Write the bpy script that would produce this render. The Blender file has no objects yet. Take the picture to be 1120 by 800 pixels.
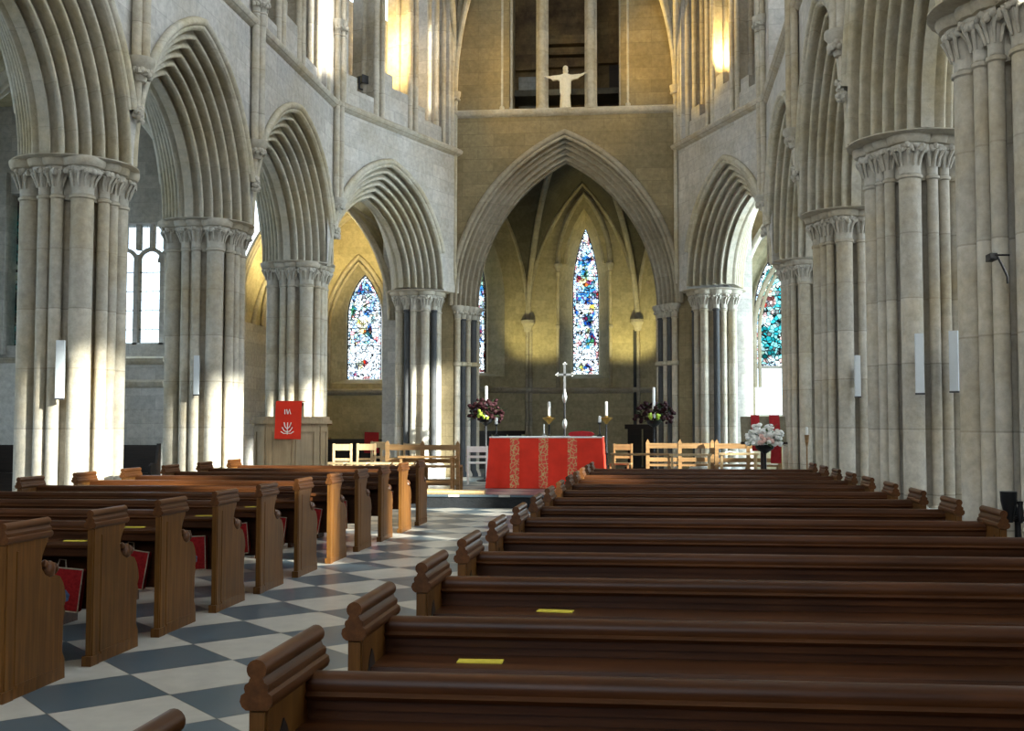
import bpy, bmesh, math, random
from mathutils import Vector, Matrix
random.seed(7)
PI = math.pi
sc = bpy.context.scene
COL = sc.collection
def R(d): return math.radians(d)

# ------------------------------------------------------------------ materials
def new_mat(name):
    m = bpy.data.materials.new(name); m.use_nodes = True
    nt = m.node_tree; nt.nodes.clear()
    out = nt.nodes.new('ShaderNodeOutputMaterial')
    return m, nt, out
def N(nt, t, **kw):
    n = nt.nodes.new(t)
    for k, v in kw.items(): setattr(n, k, v)
    return n
def bsdf(nt, out, rough=.8, metal=0, spec=.3):
    b = N(nt, 'ShaderNodeBsdfPrincipled')
    b.inputs['Roughness'].default_value = rough; b.inputs['Metallic'].default_value = metal
    b.inputs['Specular IOR Level'].default_value = spec
    nt.links.new(b.outputs[0], out.inputs[0]); return b
def ramp(nt, stops, interp='LINEAR'):
    r = N(nt, 'ShaderNodeValToRGB'); cr = r.color_ramp; cr.interpolation = interp
    while len(cr.elements) < len(stops): cr.elements.new(.5)
    for e, (p, c) in zip(cr.elements, stops): e.position = p; e.color = (*c, 1)
    return r
def mixc(nt, fac, a, b, mode='MIX'):
    m = N(nt, 'ShaderNodeMix', data_type='RGBA', blend_type=mode)
    for s, v in ((0, fac), (6, a), (7, b)):
        if hasattr(v, 'type') and hasattr(v, 'links'): nt.links.new(v, m.inputs[s])
        elif s == 0: m.inputs[0].default_value = v
        else: m.inputs[s].default_value = (*v, 1)
    return m.outputs[2]
def coords(nt, scale=(1, 1, 1), rot=(0, 0, 0), loc=(0, 0, 0), world=False):
    if world:
        g = N(nt, 'ShaderNodeNewGeometry'); src = g.outputs['Position']
    else:
        t = N(nt, 'ShaderNodeTexCoord'); src = t.outputs['Object']
    mp = N(nt, 'ShaderNodeMapping')
    mp.inputs['Scale'].default_value = scale; mp.inputs['Rotation'].default_value = rot; mp.inputs['Location'].default_value = loc
    nt.links.new(src, mp.inputs[0]); return mp.outputs[0]
def noise(nt, vec, scale, detail=4, rough=.6):
    n = N(nt, 'ShaderNodeTexNoise'); n.inputs['Scale'].default_value = scale
    n.inputs['Detail'].default_value = detail; n.inputs['Roughness'].default_value = rough
    nt.links.new(vec, n.inputs['Vector']); return n.outputs[0]

def stone_mat(name, base, stain_or_glow, bw, bh, joint=.35, stain_or_glow_amt=.5, mortar=.006):
    m, nt, out = new_mat(name); b = bsdf(nt, out, .85, 0, .2)
    v = coords(nt)
    sep = N(nt, 'ShaderNodeSeparateXYZ'); nt.links.new(v, sep.inputs[0])
    add = N(nt, 'ShaderNodeMath', operation='ADD'); nt.links.new(sep.outputs[0], add.inputs[0]); nt.links.new(sep.outputs[1], add.inputs[1])
    com = N(nt, 'ShaderNodeCombineXYZ'); nt.links.new(add.outputs[0], com.inputs[0]); nt.links.new(sep.outputs[2], com.inputs[1])
    br = N(nt, 'ShaderNodeTexBrick'); nt.links.new(com.outputs[0], br.inputs['Vector'])
    br.inputs['Scale'].default_value = 1; br.inputs['Brick Width'].default_value = bw; br.inputs['Row Height'].default_value = bh
    br.inputs['Mortar Size'].default_value = mortar; br.inputs['Mortar Smooth'].default_value = .3
    br.inputs['Color1'].default_value = (*base, 1)
    br.inputs['Color2'].default_value = (*[c * .76 for c in base], 1)
    br.inputs['Mortar'].default_value = (*[c * (1 - joint) for c in base], 1)
    w = coords(nt, world=True)
    n1 = noise(nt, w, .9, 5, .65); r1 = ramp(nt, [(.42, (0, 0, 0)), (.68, (1, 1, 1))]); nt.links.new(n1, r1.inputs[0])
    mul = N(nt, 'ShaderNodeMath', operation='MULTIPLY'); nt.links.new(r1.outputs[0], mul.inputs[0]); mul.inputs[1].default_value = stain_or_glow_amt
    c1 = mixc(nt, mul.outputs[0], br.outputs[0], stain_or_glow)
    n2 = noise(nt, w, 9, 5, .7); r2 = ramp(nt, [(.3, (.72, .72, .72)), (.7, (1.08, 1.08, 1.08))]); nt.links.new(n2, r2.inputs[0])
    c2 = mixc(nt, 1.0, c1, r2.outputs[0], 'MULTIPLY')
    nt.links.new(c2, b.inputs['Base Color'])
    bp = N(nt, 'ShaderNodeBump'); bp.inputs['Strength'].default_value = .35; bp.inputs['Distance'].default_value = .02
    n3 = noise(nt, w, 22, 4, .7); nt.links.new(n3, bp.inputs['Height']); nt.links.new(bp.outputs[0], b.inputs['Normal'])
    return m
STONE = stone_mat('limestone_blocks', (.60, .58, .54), (.45, .38, .26), .62, .30, .3, .4)
SHAFT = stone_mat('limestone_shaft', (.60, .555, .465), (.45, .355, .205), 60, .72, .4, .7, .008)
MOULD = stone_mat('limestone_moulding', (.575, .535, .44), (.48, .38, .19), 60, .5, .25, .6)  # yellow of the stain stands in for warm aisle lamplight on soffits
CARVE = stone_mat('limestone_carved', (.56, .53, .46), (.40, .33, .22), 60, 60, 0, .5)
PALE = stone_mat('pale_plinth_stone', (.72, .72, .69), (.55, .5, .4), 60, 60, 0, .3)
OCHRE = stone_mat('lamplit_limestone', (.33, .265, .15), (.20, .15, .075), .75, .30, .35, .5)  # yellow lamplight put into the stone colour at the east end
PLAST = stone_mat('vault_plaster', (.62, .55, .36), (.5, .42, .24), .5, .22, .12, .4)
MARBLE = stone_mat('dark_purbeck_marble', (.075, .08, .085), (.12, .11, .10), 60, 60, 0, .5)
DARKST = stone_mat('shaded_slate_step', (.018, .02, .022), (.03, .03, .03), .9, 5, .1, .4)  # slate, painted darker still to stand in for shade on the riser
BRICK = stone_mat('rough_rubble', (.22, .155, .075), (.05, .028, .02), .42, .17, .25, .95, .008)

def wood_mat(name, c0, c1, c2, axis, rough=.40, spec=.22):
    m, nt, out = new_mat(name); b = bsdf(nt, out, rough, 0, spec)
    s = [26, 26, 26]; s[axis] = 1.3
    v = coords(nt, scale=s)
    n = noise(nt, v, 1.0, 6, .65)
    r = ramp(nt, [(.3, c0), (.52, c1), (.72, c2)]); nt.links.new(n, r.inputs[0])
    oi = N(nt, 'ShaderNodeObjectInfo')
    w = coords(nt, world=True); n2 = noise(nt, w, 1.7, 3); r2 = ramp(nt, [(.3, (.7, .7, .7)), (.7, (1.15, 1.1, 1.05))]); nt.links.new(n2, r2.inputs[0])
    c = mixc(nt, 1.0, r.outputs[0], r2.outputs[0], 'MULTIPLY')
    nt.links.new(c, b.inputs['Base Color'])
    bp = N(nt, 'ShaderNodeBump'); bp.inputs['Strength'].default_value = .12; bp.inputs['Distance'].default_value = .004
    nt.links.new(n, bp.inputs['Height']); nt.links.new(bp.outputs[0], b.inputs['Normal'])
    return m
WA, WB, WC = (.034, .0105, .003), (.062, .021, .006), (.094, .034, .0095)
WOODX = wood_mat('varnished_oak_long_grain', WA, WB, WC, 0)
WOODZ = wood_mat('varnished_oak_end', (.075, .028, .006), (.125, .052, .011), (.178, .082, .018), 2, .42, .2)
WOODY = wood_mat('varnished_oak_cap', (.055, .019, .005), (.095, .035, .009), (.14, .056, .016), 1)
LIGHTW = wood_mat('pale_oak', (.42, .29, .15), (.52, .38, .21), (.6, .46, .28), 2, .5, .3)
MIDW = wood_mat('mid_oak', (.20, .11, .045), (.28, .165, .07), (.35, .21, .1), 0, .45, .3)
DARKW = wood_mat('black_oak', (.012, .008, .006), (.022, .014, .010), (.035, .022, .016), 0, .5, .3)

def plain(name, col, rough=.6, metal=0, spec=.4, var=.15, nscale=14):
    m, nt, out = new_mat(name); b = bsdf(nt, out, rough, metal, spec)
    v = coords(nt); n = noise(nt, v, nscale, 4)
    r = ramp(nt, [(.3, [c * (1 - var) for c in col]), (.7, [min(1, c * (1 + var)) for c in col])]); nt.links.new(n, r.inputs[0])
    nt.links.new(r.outputs[0], b.inputs['Base Color']); return m
RED = plain('red_altar_silk', (.70, .034, .014), .6, 0, .2, .12, 3)
REDC = plain('red_wool', (.33, .018, .02), .9, 0, .1, .25, 60)
REDD = plain('red_velvet', (.34, .018, .022), .8, 0, .2, .15, 20)
WHITE = plain('white_linen', (.85, .84, .80), .8, 0, .2, .05)
IVORY = plain('ivory_plaster', (.80, .74, .58), .7, 0, .3, .08)
YELLOW = plain('yellow_card', (.72, .60, .07), .6, 0, .3, .05)
GREYM = plain('pale_grey_enamel', (.62, .66, .68), .4, 0, .5, .03)
DGREY = plain('dark_grey_plastic', (.05, .05, .055), .5)
IRON = plain('black_iron', (.012, .012, .013), .45, .6, .5)
SILVER = plain('silver', (.42, .42, .40), .38, 1)
BRASS = plain('brass', (.45, .28, .08), .3, 1)
BLUEW = plain('blue_wool', (.10, .16, .30), .9, 0, .1, .3, 60)
CREAMW = plain('cream_wool', (.55, .46, .34), .9, 0, .1, .3, 60)
TAN = plain('tan_cushion', (.50, .34, .17), .9, 0, .1, .2, 40)
DRED = plain('dark_red_petals', (.024, .004, .006), .7, 0, .2, .5, 30)
LIME = plain('lime_green_leaves', (.30, .42, .04), .6, 0, .3, .3, 30)
LEAF = plain('dark_green_leaves', (.03, .06, .02), .6, 0, .3, .4, 30)
PINK = plain('pink_petals', (.75, .48, .42), .7, 0, .2, .2, 30)
WPETAL = plain('white_petals', (.85, .84, .80), .7, 0, .2, .06)
BEIGE = plain('grey_brown_cloth', (.20, .175, .12), .85, 0, .1, .2, 20)
LEAD = plain('lead_came', (.03, .032, .035), .6, .3)

def gold_emb():
    m, nt, out = new_mat('gold_embroidery'); b = bsdf(nt, out, .55, 0, .4)
    v = coords(nt); vo = N(nt, 'ShaderNodeTexVoronoi', feature='DISTANCE_TO_EDGE'); vo.inputs['Scale'].default_value = 13
    n = noise(nt, v, 6, 3); mx = N(nt, 'ShaderNodeVectorMath', operation='ADD'); nt.links.new(v, mx.inputs[0])
    sc_ = N(nt, 'ShaderNodeVectorMath', operation='SCALE'); sc_.inputs['Scale'].default_value = .12; nt.links.new(n, sc_.inputs[0]); nt.links.new(sc_.outputs[0], mx.inputs[1])
    nt.links.new(mx.outputs[0], vo.inputs['Vector'])
    r = ramp(nt, [(0.0, (.60, .40, .17)), (.055, (.52, .30, .11)), (.105, (.68, .06, .035)), (1, (.70, .035, .024))]); nt.links.new(vo.outputs['Distance'], r.inputs[0])
    nt.links.new(r.outputs[0], b.inputs['Base Color']); return m
GOLD = gold_emb()

def floor_mat():
    m, nt, out = new_mat('checker_stone_floor'); b = bsdf(nt, out, .38, 0, .4)
    s = .455 * math.sqrt(2)
    g = N(nt, 'ShaderNodeNewGeometry')
    mp = N(nt, 'ShaderNodeMapping', vector_type='POINT'); nt.links.new(g.outputs['Position'], mp.inputs[0])
    # centre of a dark tile (-3.145, 6.885)
    sub = N(nt, 'ShaderNodeVectorMath', operation='SUBTRACT'); sub.inputs[1].default_value = (-3.145, 6.885, 0)
    nt.links.new(g.outputs['Position'], sub.inputs[0]); nt.links.new(sub.outputs[0], mp.inputs[0])
    mp.inputs['Rotation'].default_value = (0, 0, PI / 4); mp.inputs['Location'].default_value = (s / 2 + 40 * s, s / 2 + 40 * s, 0.01)
    ch = N(nt, 'ShaderNodeTexChecker'); nt.links.new(mp.outputs[0], ch.inputs[0]); ch.inputs['Scale'].default_value = 1 / s
    ch.inputs[2].default_value = (.075, .105, .125, 1); ch.inputs[1].default_value = (.44, .42, .37, 1)
    w = coords(nt, world=True)
    n = noise(nt, w, 7, 5, .6); r = ramp(nt, [(.3, (.84, .84, .84)), (.7, (1.08, 1.08, 1.08))]); nt.links.new(n, r.inputs[0])
    c = mixc(nt, 1.0, ch.outputs[0], r.outputs[0], 'MULTIPLY')
    # joints
    br = N(nt, 'ShaderNodeTexBrick'); br.offset = 0; br.inputs['Scale'].default_value = 1
    br.inputs['Brick Width'].default_value = s; br.inputs['Row Height'].default_value = s; br.inputs['Mortar Size'].default_value = .004
    br.inputs['Color1'].default_value = br.inputs['Color2'].default_value = (1, 1, 1, 1); br.inputs['Mortar'].default_value = (.45, .42, .4, 1)
    nt.links.new(mp.outputs[0], br.inputs['Vector'])
    c = mixc(nt, 1.0, c, br.outputs[0], 'MULTIPLY')
    nt.links.new(c, b.inputs['Base Color'])
    rr = ramp(nt, [(.3, (.28, .28, .28)), (.7, (.33, .33, .33))]); nt.links.new(n, rr.inputs[0]); nt.links.new(rr.outputs[0], b.inputs['Roughness'])
    return m
FLOOR = floor_mat()

def glass_mat(name, scale, stops, white=.35, lead=.05, aspect=1.0):
    """leaded stained glass: coloured transparent quarries, dark lead lines"""
    m, nt, out = new_mat(name)
    v = coords(nt, scale=(1, 1, aspect))
    vo = N(nt, 'ShaderNodeTexVoronoi', feature='F1'); vo.inputs['Scale'].default_value = scale; nt.links.new(v, vo.inputs['Vector'])
    sepc = N(nt, 'ShaderNodeSeparateColor'); nt.links.new(vo.outputs['Color'], sepc.inputs[0])
    r = ramp(nt, stops, 'CONSTANT'); nt.links.new(sepc.outputs[0], r.inputs[0])
    # larger drifts of clear glass
    n = noise(nt, v, scale * .13, 2); rn = ramp(nt, [(white, (1, 1, 1)), (white + .08, (0, 0, 0))]); nt.links.new(n, rn.inputs[0])
    big = N(nt, 'ShaderNodeTexVoronoi', feature='F1'); big.inputs['Scale'].default_value = scale * .28; nt.links.new(v, big.inputs['Vector'])
    sb = N(nt, 'ShaderNodeSeparateColor'); nt.links.new(big.outputs['Color'], sb.inputs[0])
    rb = ramp(nt, stops, 'CONSTANT'); nt.links.new(sb.outputs[1], rb.inputs[0])
    c0 = mixc(nt, .55, r.outputs[0], rb.outputs[0])
    c = mixc(nt, rn.outputs[0], c0, (.92, .96, .98))
    tr = N(nt, 'ShaderNodeBsdfTransparent'); nt.links.new(c, tr.inputs[0])
    ve = N(nt, 'ShaderNodeTexVoronoi', feature='DISTANCE_TO_EDGE'); ve.inputs['Scale'].default_value = scale; nt.links.new(v, ve.inputs['Vector'])
    re = ramp(nt, [(lead, (1, 1, 1)), (lead + .03, (0, 0, 0))]); nt.links.new(ve.outputs['Distance'], re.inputs[0])
    df = N(nt, 'ShaderNodeBsdfDiffuse'); df.inputs[0].default_value = (.02, .022, .025, 1)
    mx = N(nt, 'ShaderNodeMixShader'); nt.links.new(re.outputs[0], mx.inputs[0]); nt.links.new(tr.outputs[0], mx.inputs[1]); nt.links.new(df.outputs[0], mx.inputs[2])
    nt.links.new(mx.outputs[0], out.inputs[0]); return m
PAL = [(0, (.9, .95, .97)), (.28, (.12, .38, .72)), (.45, (.05, .10, .30)), (.56, (.70, .08, .06)), (.66, (.80, .62, .22)), (.74, (.20, .45, .28)), (.82, (.85, .9, .92)), (.93, (.25, .55, .75))]
PALT = [(0, (.75, .9, .88)), (.3, (.10, .48, .50)), (.5, (.04, .22, .22)), (.62, (.55, .15, .12)), (.7, (.85, .85, .7)), (.82, (.2, .6, .62)), (.92, (.9, .95, .95))]
SG1 = glass_mat('stained_glass_figures', 11, PAL, .42, .035)
SG2 = glass_mat('stained_glass_teal', 9, PALT, .30, .05)
SG3 = glass_mat('stained_glass_border', 16, [(0, (.95, .97, .98)), (.5, (.5, .7, .85)), (.65, (.9, .93, .95)), (.8, (.55, .12, .1)), (.88, (.9, .95, .97))], .2, .06)
def clear_mat():
    m, nt, out = new_mat('clear_leaded_glass'); v = coords(nt)
    sep = N(nt, 'ShaderNodeSeparateXYZ'); nt.links.new(v, sep.inputs[0]); com = N(nt, 'ShaderNodeCombineXYZ'); nt.links.new(sep.outputs[0], com.inputs[0]); nt.links.new(sep.outputs[2], com.inputs[1])
    br = N(nt, 'ShaderNodeTexBrick'); br.offset = 0; br.inputs['Scale'].default_value = 1; br.inputs['Brick Width'].default_value = .15; br.inputs['Row Height'].default_value = .21; br.inputs['Mortar Size'].default_value = .0025
    br.inputs['Color1'].default_value = (.96, .985, 1, 1); br.inputs['Color2'].default_value = (.90, .96, 1, 1); br.inputs['Mortar'].default_value = (.35, .4, .45, 1); nt.links.new(com.outputs[0], br.inputs['Vector'])
    tr = N(nt, 'ShaderNodeBsdfTransparent'); nt.links.new(br.outputs[0], tr.inputs[0]); nt.links.new(tr.outputs[0], out.inputs[0]); return m
CLEAR = clear_mat()

# ------------------------------------------------------------------ mesh builder
class MB:
    def __init__(s): s.v = []; s.f = []
    def add(s, vs, fs):
        o = len(s.v); s.v += [tuple(v) for v in vs]; s.f += [tuple(i + o for i in f) for f in fs]; return s
    def box(s, x0, x1, y0, y1, z0, z1):
        vs = [(x, y, z) for z in (z0, z1) for y in (y0, y1) for x in (x0, x1)]
        return s.add(vs, [(0, 2, 3, 1), (4, 5, 7, 6), (0, 1, 5, 4), (2, 6, 7, 3), (0, 4, 6, 2), (1, 3, 7, 5)])
    def prism(s, pts, axis, a, b):
        """extrude 2-D outline pts along an axis (0: pts=(y,z), 1: pts=(x,z), 2: pts=(x,y))"""
        n = len(pts)
        def P(p, t): return [(t, p[0], p[1]), (p[0], t, p[1]), (p[0], p[1], t)][axis]
        vs = [P(p, a) for p in pts] + [P(p, b) for p in pts]
        fs = [tuple(range(n)), tuple(range(2 * n - 1, n - 1, -1))] + [(i, i + n, (i + 1) % n + n, (i + 1) % n) for i in range(n)]
        return s.add(vs, fs)
    def lathe(s, cx, cy, prof, n=14, cap=True):
        vs = []; fs = []
        for r, z in prof:
            for k in range(n): vs.append((cx + r * math.cos(2 * PI * k / n), cy + r * math.sin(2 * PI * k / n), z))
        for i in range(len(prof) - 1):
            for k in range(n): fs.append((i * n + k, i * n + (k + 1) % n, (i + 1) * n + (k + 1) % n, (i + 1) * n + k))
        if cap: fs += [tuple(range(n))[::-1], tuple(range((len(prof) - 1) * n, len(prof) * n))]
        return s.add(vs, fs)
    def tube(s, path, r, n=8, closed=False):
        path = [Vector(p) for p in path]; m = len(path); vs = []; fs = []
        up = Vector((0, 0, 1)); prev = None
        for i, p in enumerate(path):
            t = (path[min(i + 1, m - 1)] - path[max(i - 1, 0)]).normalized()
            if prev is None:
                a = up if abs(t.z) < .9 else Vector((1, 0, 0))
                u = t.cross(a).normalized()
            else: u = (prev - t * prev.dot(t)).normalized()
            prev = u; w = t.cross(u); rr = r[i] if isinstance(r, (list, tuple)) else r
            for k in range(n):
                a = 2 * PI * k / n; vs.append(p + u * rr * math.cos(a) + w * rr * math.sin(a))
        for i in range(m - 1):
            for k in range(n): fs.append((i * n + k, i * n + (k + 1) % n, (i + 1) * n + (k + 1) % n, (i + 1) * n + k))
        fs += [tuple(range(n))[::-1], tuple(range((m - 1) * n, m * n))]
        return s.add(vs, fs)
    def grid(s, rows, close_u=False):
        n = len(rows[0]); vs = [p for r in rows for p in r]; fs = []
        for i in range(len(rows) - 1):
            for k in range(n if close_u else n - 1): fs.append((i * n + k, i * n + (k + 1) % n, (i + 1) * n + (k + 1) % n, (i + 1) * n + k))
        return s.add(vs, fs)
    def ball(s, c, r, sq=(1, 1, 1), nu=8, nv=5, jit=0):
        vs = []; 
        for j in range(1, nv):
            th = PI * j / nv
            for k in range(nu):
                q = r * (1 + (random.random() - .5) * jit); a = 2 * PI * k / nu
                vs.append((c[0] + q * sq[0] * math.sin(th) * math.cos(a), c[1] + q * sq[1] * math.sin(th) * math.sin(a), c[2] + q * sq[2] * math.cos(th)))
        vs += [(c[0], c[1], c[2] + r * sq[2]), (c[0], c[1], c[2] - r * sq[2])]
        T = len(vs) - 2; fs = []
        for j in range(nv - 2):
            for k in range(nu): fs.append((j * nu + k, (j + 1) * nu + k, (j + 1) * nu + (k + 1) % nu, j * nu + (k + 1) % nu))
        for k in range(nu):
            fs.append((T, k, (k + 1) % nu)); fs.append((T + 1, (nv - 2) * nu + (k + 1) % nu, (nv - 2) * nu + k))
        return s.add(vs, fs)
    def build(s, name, mat, parent=None, angle=38, smooth=True):
        me = bpy.data.meshes.new(name); me.from_pydata([tuple(v) for v in s.v], [], s.f)
        bm = bmesh.new(); bm.from_mesh(me); bmesh.ops.recalc_face_normals(bm, faces=bm.faces); bm.to_mesh(me); bm.free()
        if smooth:
            me.polygons.foreach_set('use_smooth', [True] * len(me.polygons)); me.set_sharp_from_angle(angle=R(angle))
        me.materials.append(mat)
        o = bpy.data.objects.new(name, me); COL.objects.link(o)
        if parent: o.parent = parent
        return o
def tag(o, label=None, cat=None, group=None, kind=None):
    if label: o['label'] = label
    if cat: o['category'] = cat
    if group: o['group'] = group
    if kind: o['kind'] = kind
    return o
def empty(name, loc=(0, 0, 0), rz=0, **k):
    o = bpy.data.objects.new(name, None); COL.objects.link(o); o.location = loc; o.rotation_euler = (0, 0, rz)
    o.empty_display_size = .1
    return tag(o, **k)
KIDS = {}
def children(o): return [c for c in bpy.data.objects if c.parent == o]
def copy_tree(o, parent=None):
    c = o.copy(); COL.objects.link(c)
    if parent: c.parent = parent
    for ch in children(o): copy_tree(ch, c)
    return c
def struct(o): o['kind'] = 'structure'; return o

# ------------------------------------------------------------------ plan constants
XN, XS = -7.17, 2.93            # arcade centre lines
HT = .71                        # half thickness of arcade walls
ZC = 4.70                       # arcade capital top
ZS = 7.95                       # string course
YE = 25.8                       # nave face of east wall
YN = [0.2, 4.5, 8.8, 13.0, 17.05, 21.6]
YS = [0.2, 4.4, 8.7, 12.9, 17.2, 22.2]
DN, DS = (-5.57, 25.6), (1.33, 25.7)
XC = -2.13

def arc_pts(a, rise, t, z0, n):
    """left half then right half of a two-centred arch, offset t inward; returns [(x,z)]"""
    Rr = (a * a + rise * rise) / (2 * a); c = Rr - a; r = Rr - t
    th = math.acos(max(-1, min(1, c / r)))            # angle at the apex
    L = []
    for i in range(n + 1):
        ph = th * i / n
        L.append((c - r * math.cos(ph), z0 + r * math.sin(ph)))
    return L + [(-x, z) for x, z in L[-2::-1]]

def moulded_profile(T, y0, y1, rolls, amp_r, amp_h, per=10):
    """staircase of rolls and hollows running from (t=0,y0) to (t=T,y1)"""
    L = math.hypot(T, y1 - y0); nt_, ny = -(y1 - y0) / L * -1, -T / L   # outward (towards opening / nave)
    nt_ = (y1 - y0) / L
    pts = []
    tot = rolls * per
    for i in range(tot + 1):
        s = i / tot; ph = (s * rolls) % 1.0
        if ph < .46: d = amp_r * max(0, 1 - (abs(ph - .23) / .23) ** 2.2) ** .55
        else: d = -amp_h * math.sin((ph - .46) / .54 * PI) ** .8
        if i == tot: d = 0
        pts.append((s * T + d * nt_, y0 + s * (y1 - y0) + d * ny))
    return pts

def frame(P0, P1):
    d = Vector((P1[0] - P0[0], P1[1] - P0[1])); L = d.length
    return ((P0[0] + P1[0]) / 2, (P0[1] + P1[1]) / 2, 0), math.atan2(d.y, d.x), L

def make_arch(P0, P1, label, T=.72, rise=2.5, z0=ZC, rolls=6, ht=HT, mat=MOULD, inset=.03, hood_z=5.35, both=True):
    loc, rz, L = frame(P0, P1); a = L / 2 - inset
    root = empty('pointed_arch', loc, rz, label=label, cat='arch', group='moulded arches of the church')
    n = 26
    half = moulded_profile(T, -ht, -.07, rolls, .06, .125, 13)
    prof = half + [(t, -y) for t, y in half[::-1]]
    lines = [[(x, y, z) for x, z in arc_pts(a, rise, t, z0, n)] for t, y in prof]
    rows = [[lines[j][i] for j in range(len(prof))] for i in range(2 * n + 1)]
    MB().grid(rows).build('archivolt', mat, root, 50)
    h = MB()
    for sgn in (-1, 1) if both else (-1,):
        pth = [(x, sgn * (ht + .03), z) for x, z in arc_pts(a, rise, -.05, z0, n) if z > hood_z]
        h.tube(pth, .062, 8)
        pth = [(x, sgn * (ht + .01), z) for x, z in arc_pts(a, rise, .03, z0, n) if z > hood_z]
        h.tube(pth, .04, 8)
    h.build('hood_mould', mat, root, 50)
    return root
def spandrel(P0, P1, ztop, name, rise=2.5, z0=ZC, ht=HT, mat=STONE, inset=.03, zside=None):
    loc, rz, L = frame(P0, P1); a = L / 2 - inset; b = MB(); n = 30
    pts = [(-L / 2, z0)] + arc_pts(a, rise, 0, z0, n) + [(L / 2, z0)]
    for y in (-ht, ht):
        b.grid([[(x, y, z) for x, z in pts], [(x, y, ztop) for x, z in pts]])
    b.grid([[(x, -ht, z) for x, z in pts], [(x, ht, z) for x, z in pts]])
    b.add([(-L / 2, -ht, ztop), (L / 2, -ht, ztop), (L / 2, ht, ztop), (-L / 2, ht, ztop)], [(0, 1, 2, 3)])
    o = struct(b.build(name, mat, None, 30)); o.location = loc; o.rotation_euler.z = rz
    return o

# ------------------------------------------------------------------ piers
def make_pier(x, y, rot, label, dark=False, Rm=.50, big=.125, small=.078, zc=ZC, zb=.56, scale=1.0, group='clustered stone piers'):
    root = empty('clustered_pier', (x, y, 0), rot, label=label, cat='pier', group=group)
    root.scale = (scale, scale, 1)
    cap_h = .40; zn = zc - cap_h - .10
    core = MB().lathe(0, 0, [(Rm - .10, 0), (Rm - .10, zc - .05)], 24); core.build('core', SHAFT, root)
    plan = []
    for q in range(4):
        a = q * PI / 2
        plan.append((a, Rm + .03, big, 0))
        for d in (34, 56): plan.append((a + R(d), Rm + .0, small, 1 if d == 34 else 3))
        plan.append((a + R(45), Rm - .05, small * .5, 2))
    bells = MB(); fol = MB(); ab = MB(); ba = MB()
    for a, rr, r, k in plan:
        cx, cy = rr * math.cos(a), rr * math.sin(a)
        m = MARBLE if (dark and k == 1) else SHAFT
        MB().lathe(cx, cy, [(r + .02, zb), (r + .02, zb + .03), (r, zb + .05), (r, zn), (r + .018, zn + .012), (r + .018, zn + .04), (r, zn + .05), (r, zn + .06)], 14).build('shaft', m, root)
        if k == 2: continue
        bells.lathe(cx, cy, [(r, zn), (r, zn + .12), (r + .02, zn + .24), (r + .07, zn + .34), (r + .075, zc - .1)], 14)
        nf = 11 if k == 0 else 8
        for j in range(nf):
            f = a + (j - (nf - 1) / 2) * (2.7 / nf)
            rad = r + .062 + random.uniform(-.012, .012); zz = zc - .165 + random.uniform(-.03, .025)
            fol.ball((cx + rad * math.cos(f), cy + rad * math.sin(f), zz), random.uniform(.028, .042), (1, 1, 1.1), 6, 4, .6)
            if j % 2: fol.tube([(cx + (r + .01) * math.cos(f), cy + (r + .01) * math.sin(f), zn + .14), (cx + (r + .04) * math.cos(f), cy + (r + .04) * math.sin(f), zn + .24), (cx + (r + .075) * math.cos(f + .1), cy + (r + .075) * math.sin(f + .1), zc - .19)], [.012, .018, .022], 5)
        ab.lathe(cx, cy, [(r + .07, zc - .125), (r + .105, zc - .115), (r + .12, zc - .09), (r + .13, zc - .06), (r + .13, zc - .02), (r + .115, zc)], 18)
        ba.lathe(cx, cy, [(r + .13, zb - .14), (r + .13, zb - .10), (r + .07, zb - .07), (r + .09, zb - .03), (r + .06, zb), (r + .03, zb + .02)], 14)
    ab.lathe(0, 0, [(Rm + .05, zc - .11), (Rm + .08, zc - .03), (max(Rm + .20, .70), zc - .03), (max(Rm + .22, .745), zc - .012), (max(Rm + .22, .745), zc)], 28)
    bells.lathe(0, 0, [(Rm - .02, zn), (Rm - .02, zc - .2), (Rm + .06, zc - .1)], 24)
    ba.lathe(0, 0, [(Rm + .22, 0), (Rm + .22, .16), (Rm + .2, .2), (Rm + .2, zb - .13), (Rm + .16, zb - .09)], 16)
    bells.build('capital_bell', CARVE, root); fol.build('capital_foliage', CARVE, root, 60)
    ab.build('abacus', SHAFT, root); ba.build('base', PALE, root)
    return root

PL = {0: 'far beyond', 8.8: ''}
for y, lab in ((8.8, 'clustered stone pier on the left side, nearest to the viewer and out at the edge'), (13.0, 'clustered stone pier in bright sun, nearest on the left with a slim white loudspeaker'),
               (17.05, 'clustered stone pier in the left arcade, right of the bright leaded window'), (21.6, 'clustered stone pier in the left arcade standing behind the pulpit with red fall')):
    make_pier(XN - .02, y, R(38), lab, Rm=.47, big=.132, small=.07)
for y, lab in ((8.7, 'huge clustered stone pier at the right edge with an iron bracket'), (12.9, 'clustered stone pier on the right with a pale bright rim and two white loudspeakers'),
               (17.2, 'clustered stone pier in the right arcade, second from the right edge of the photo inward'), (22.2, 'clustered stone pier in the right arcade beside the book stand with red bands')):
    make_pier(XS + {8.7: -.06, 12.9: .02, 17.2: .02, 22.2: .08}[y], y, R(-19), lab, Rm=.405, big=.12, small=.06)
make_pier(*DN, R(30), 'cluster of pale and black marble shafts just left of the tall east arch', True, zc=4.6, Rm=.44, big=.10, small=.07)
make_pier(*DS, R(60), 'cluster of pale and black marble shafts just right of the tall east arch', True, zc=4.56, Rm=.44, big=.10, small=.07)

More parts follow.
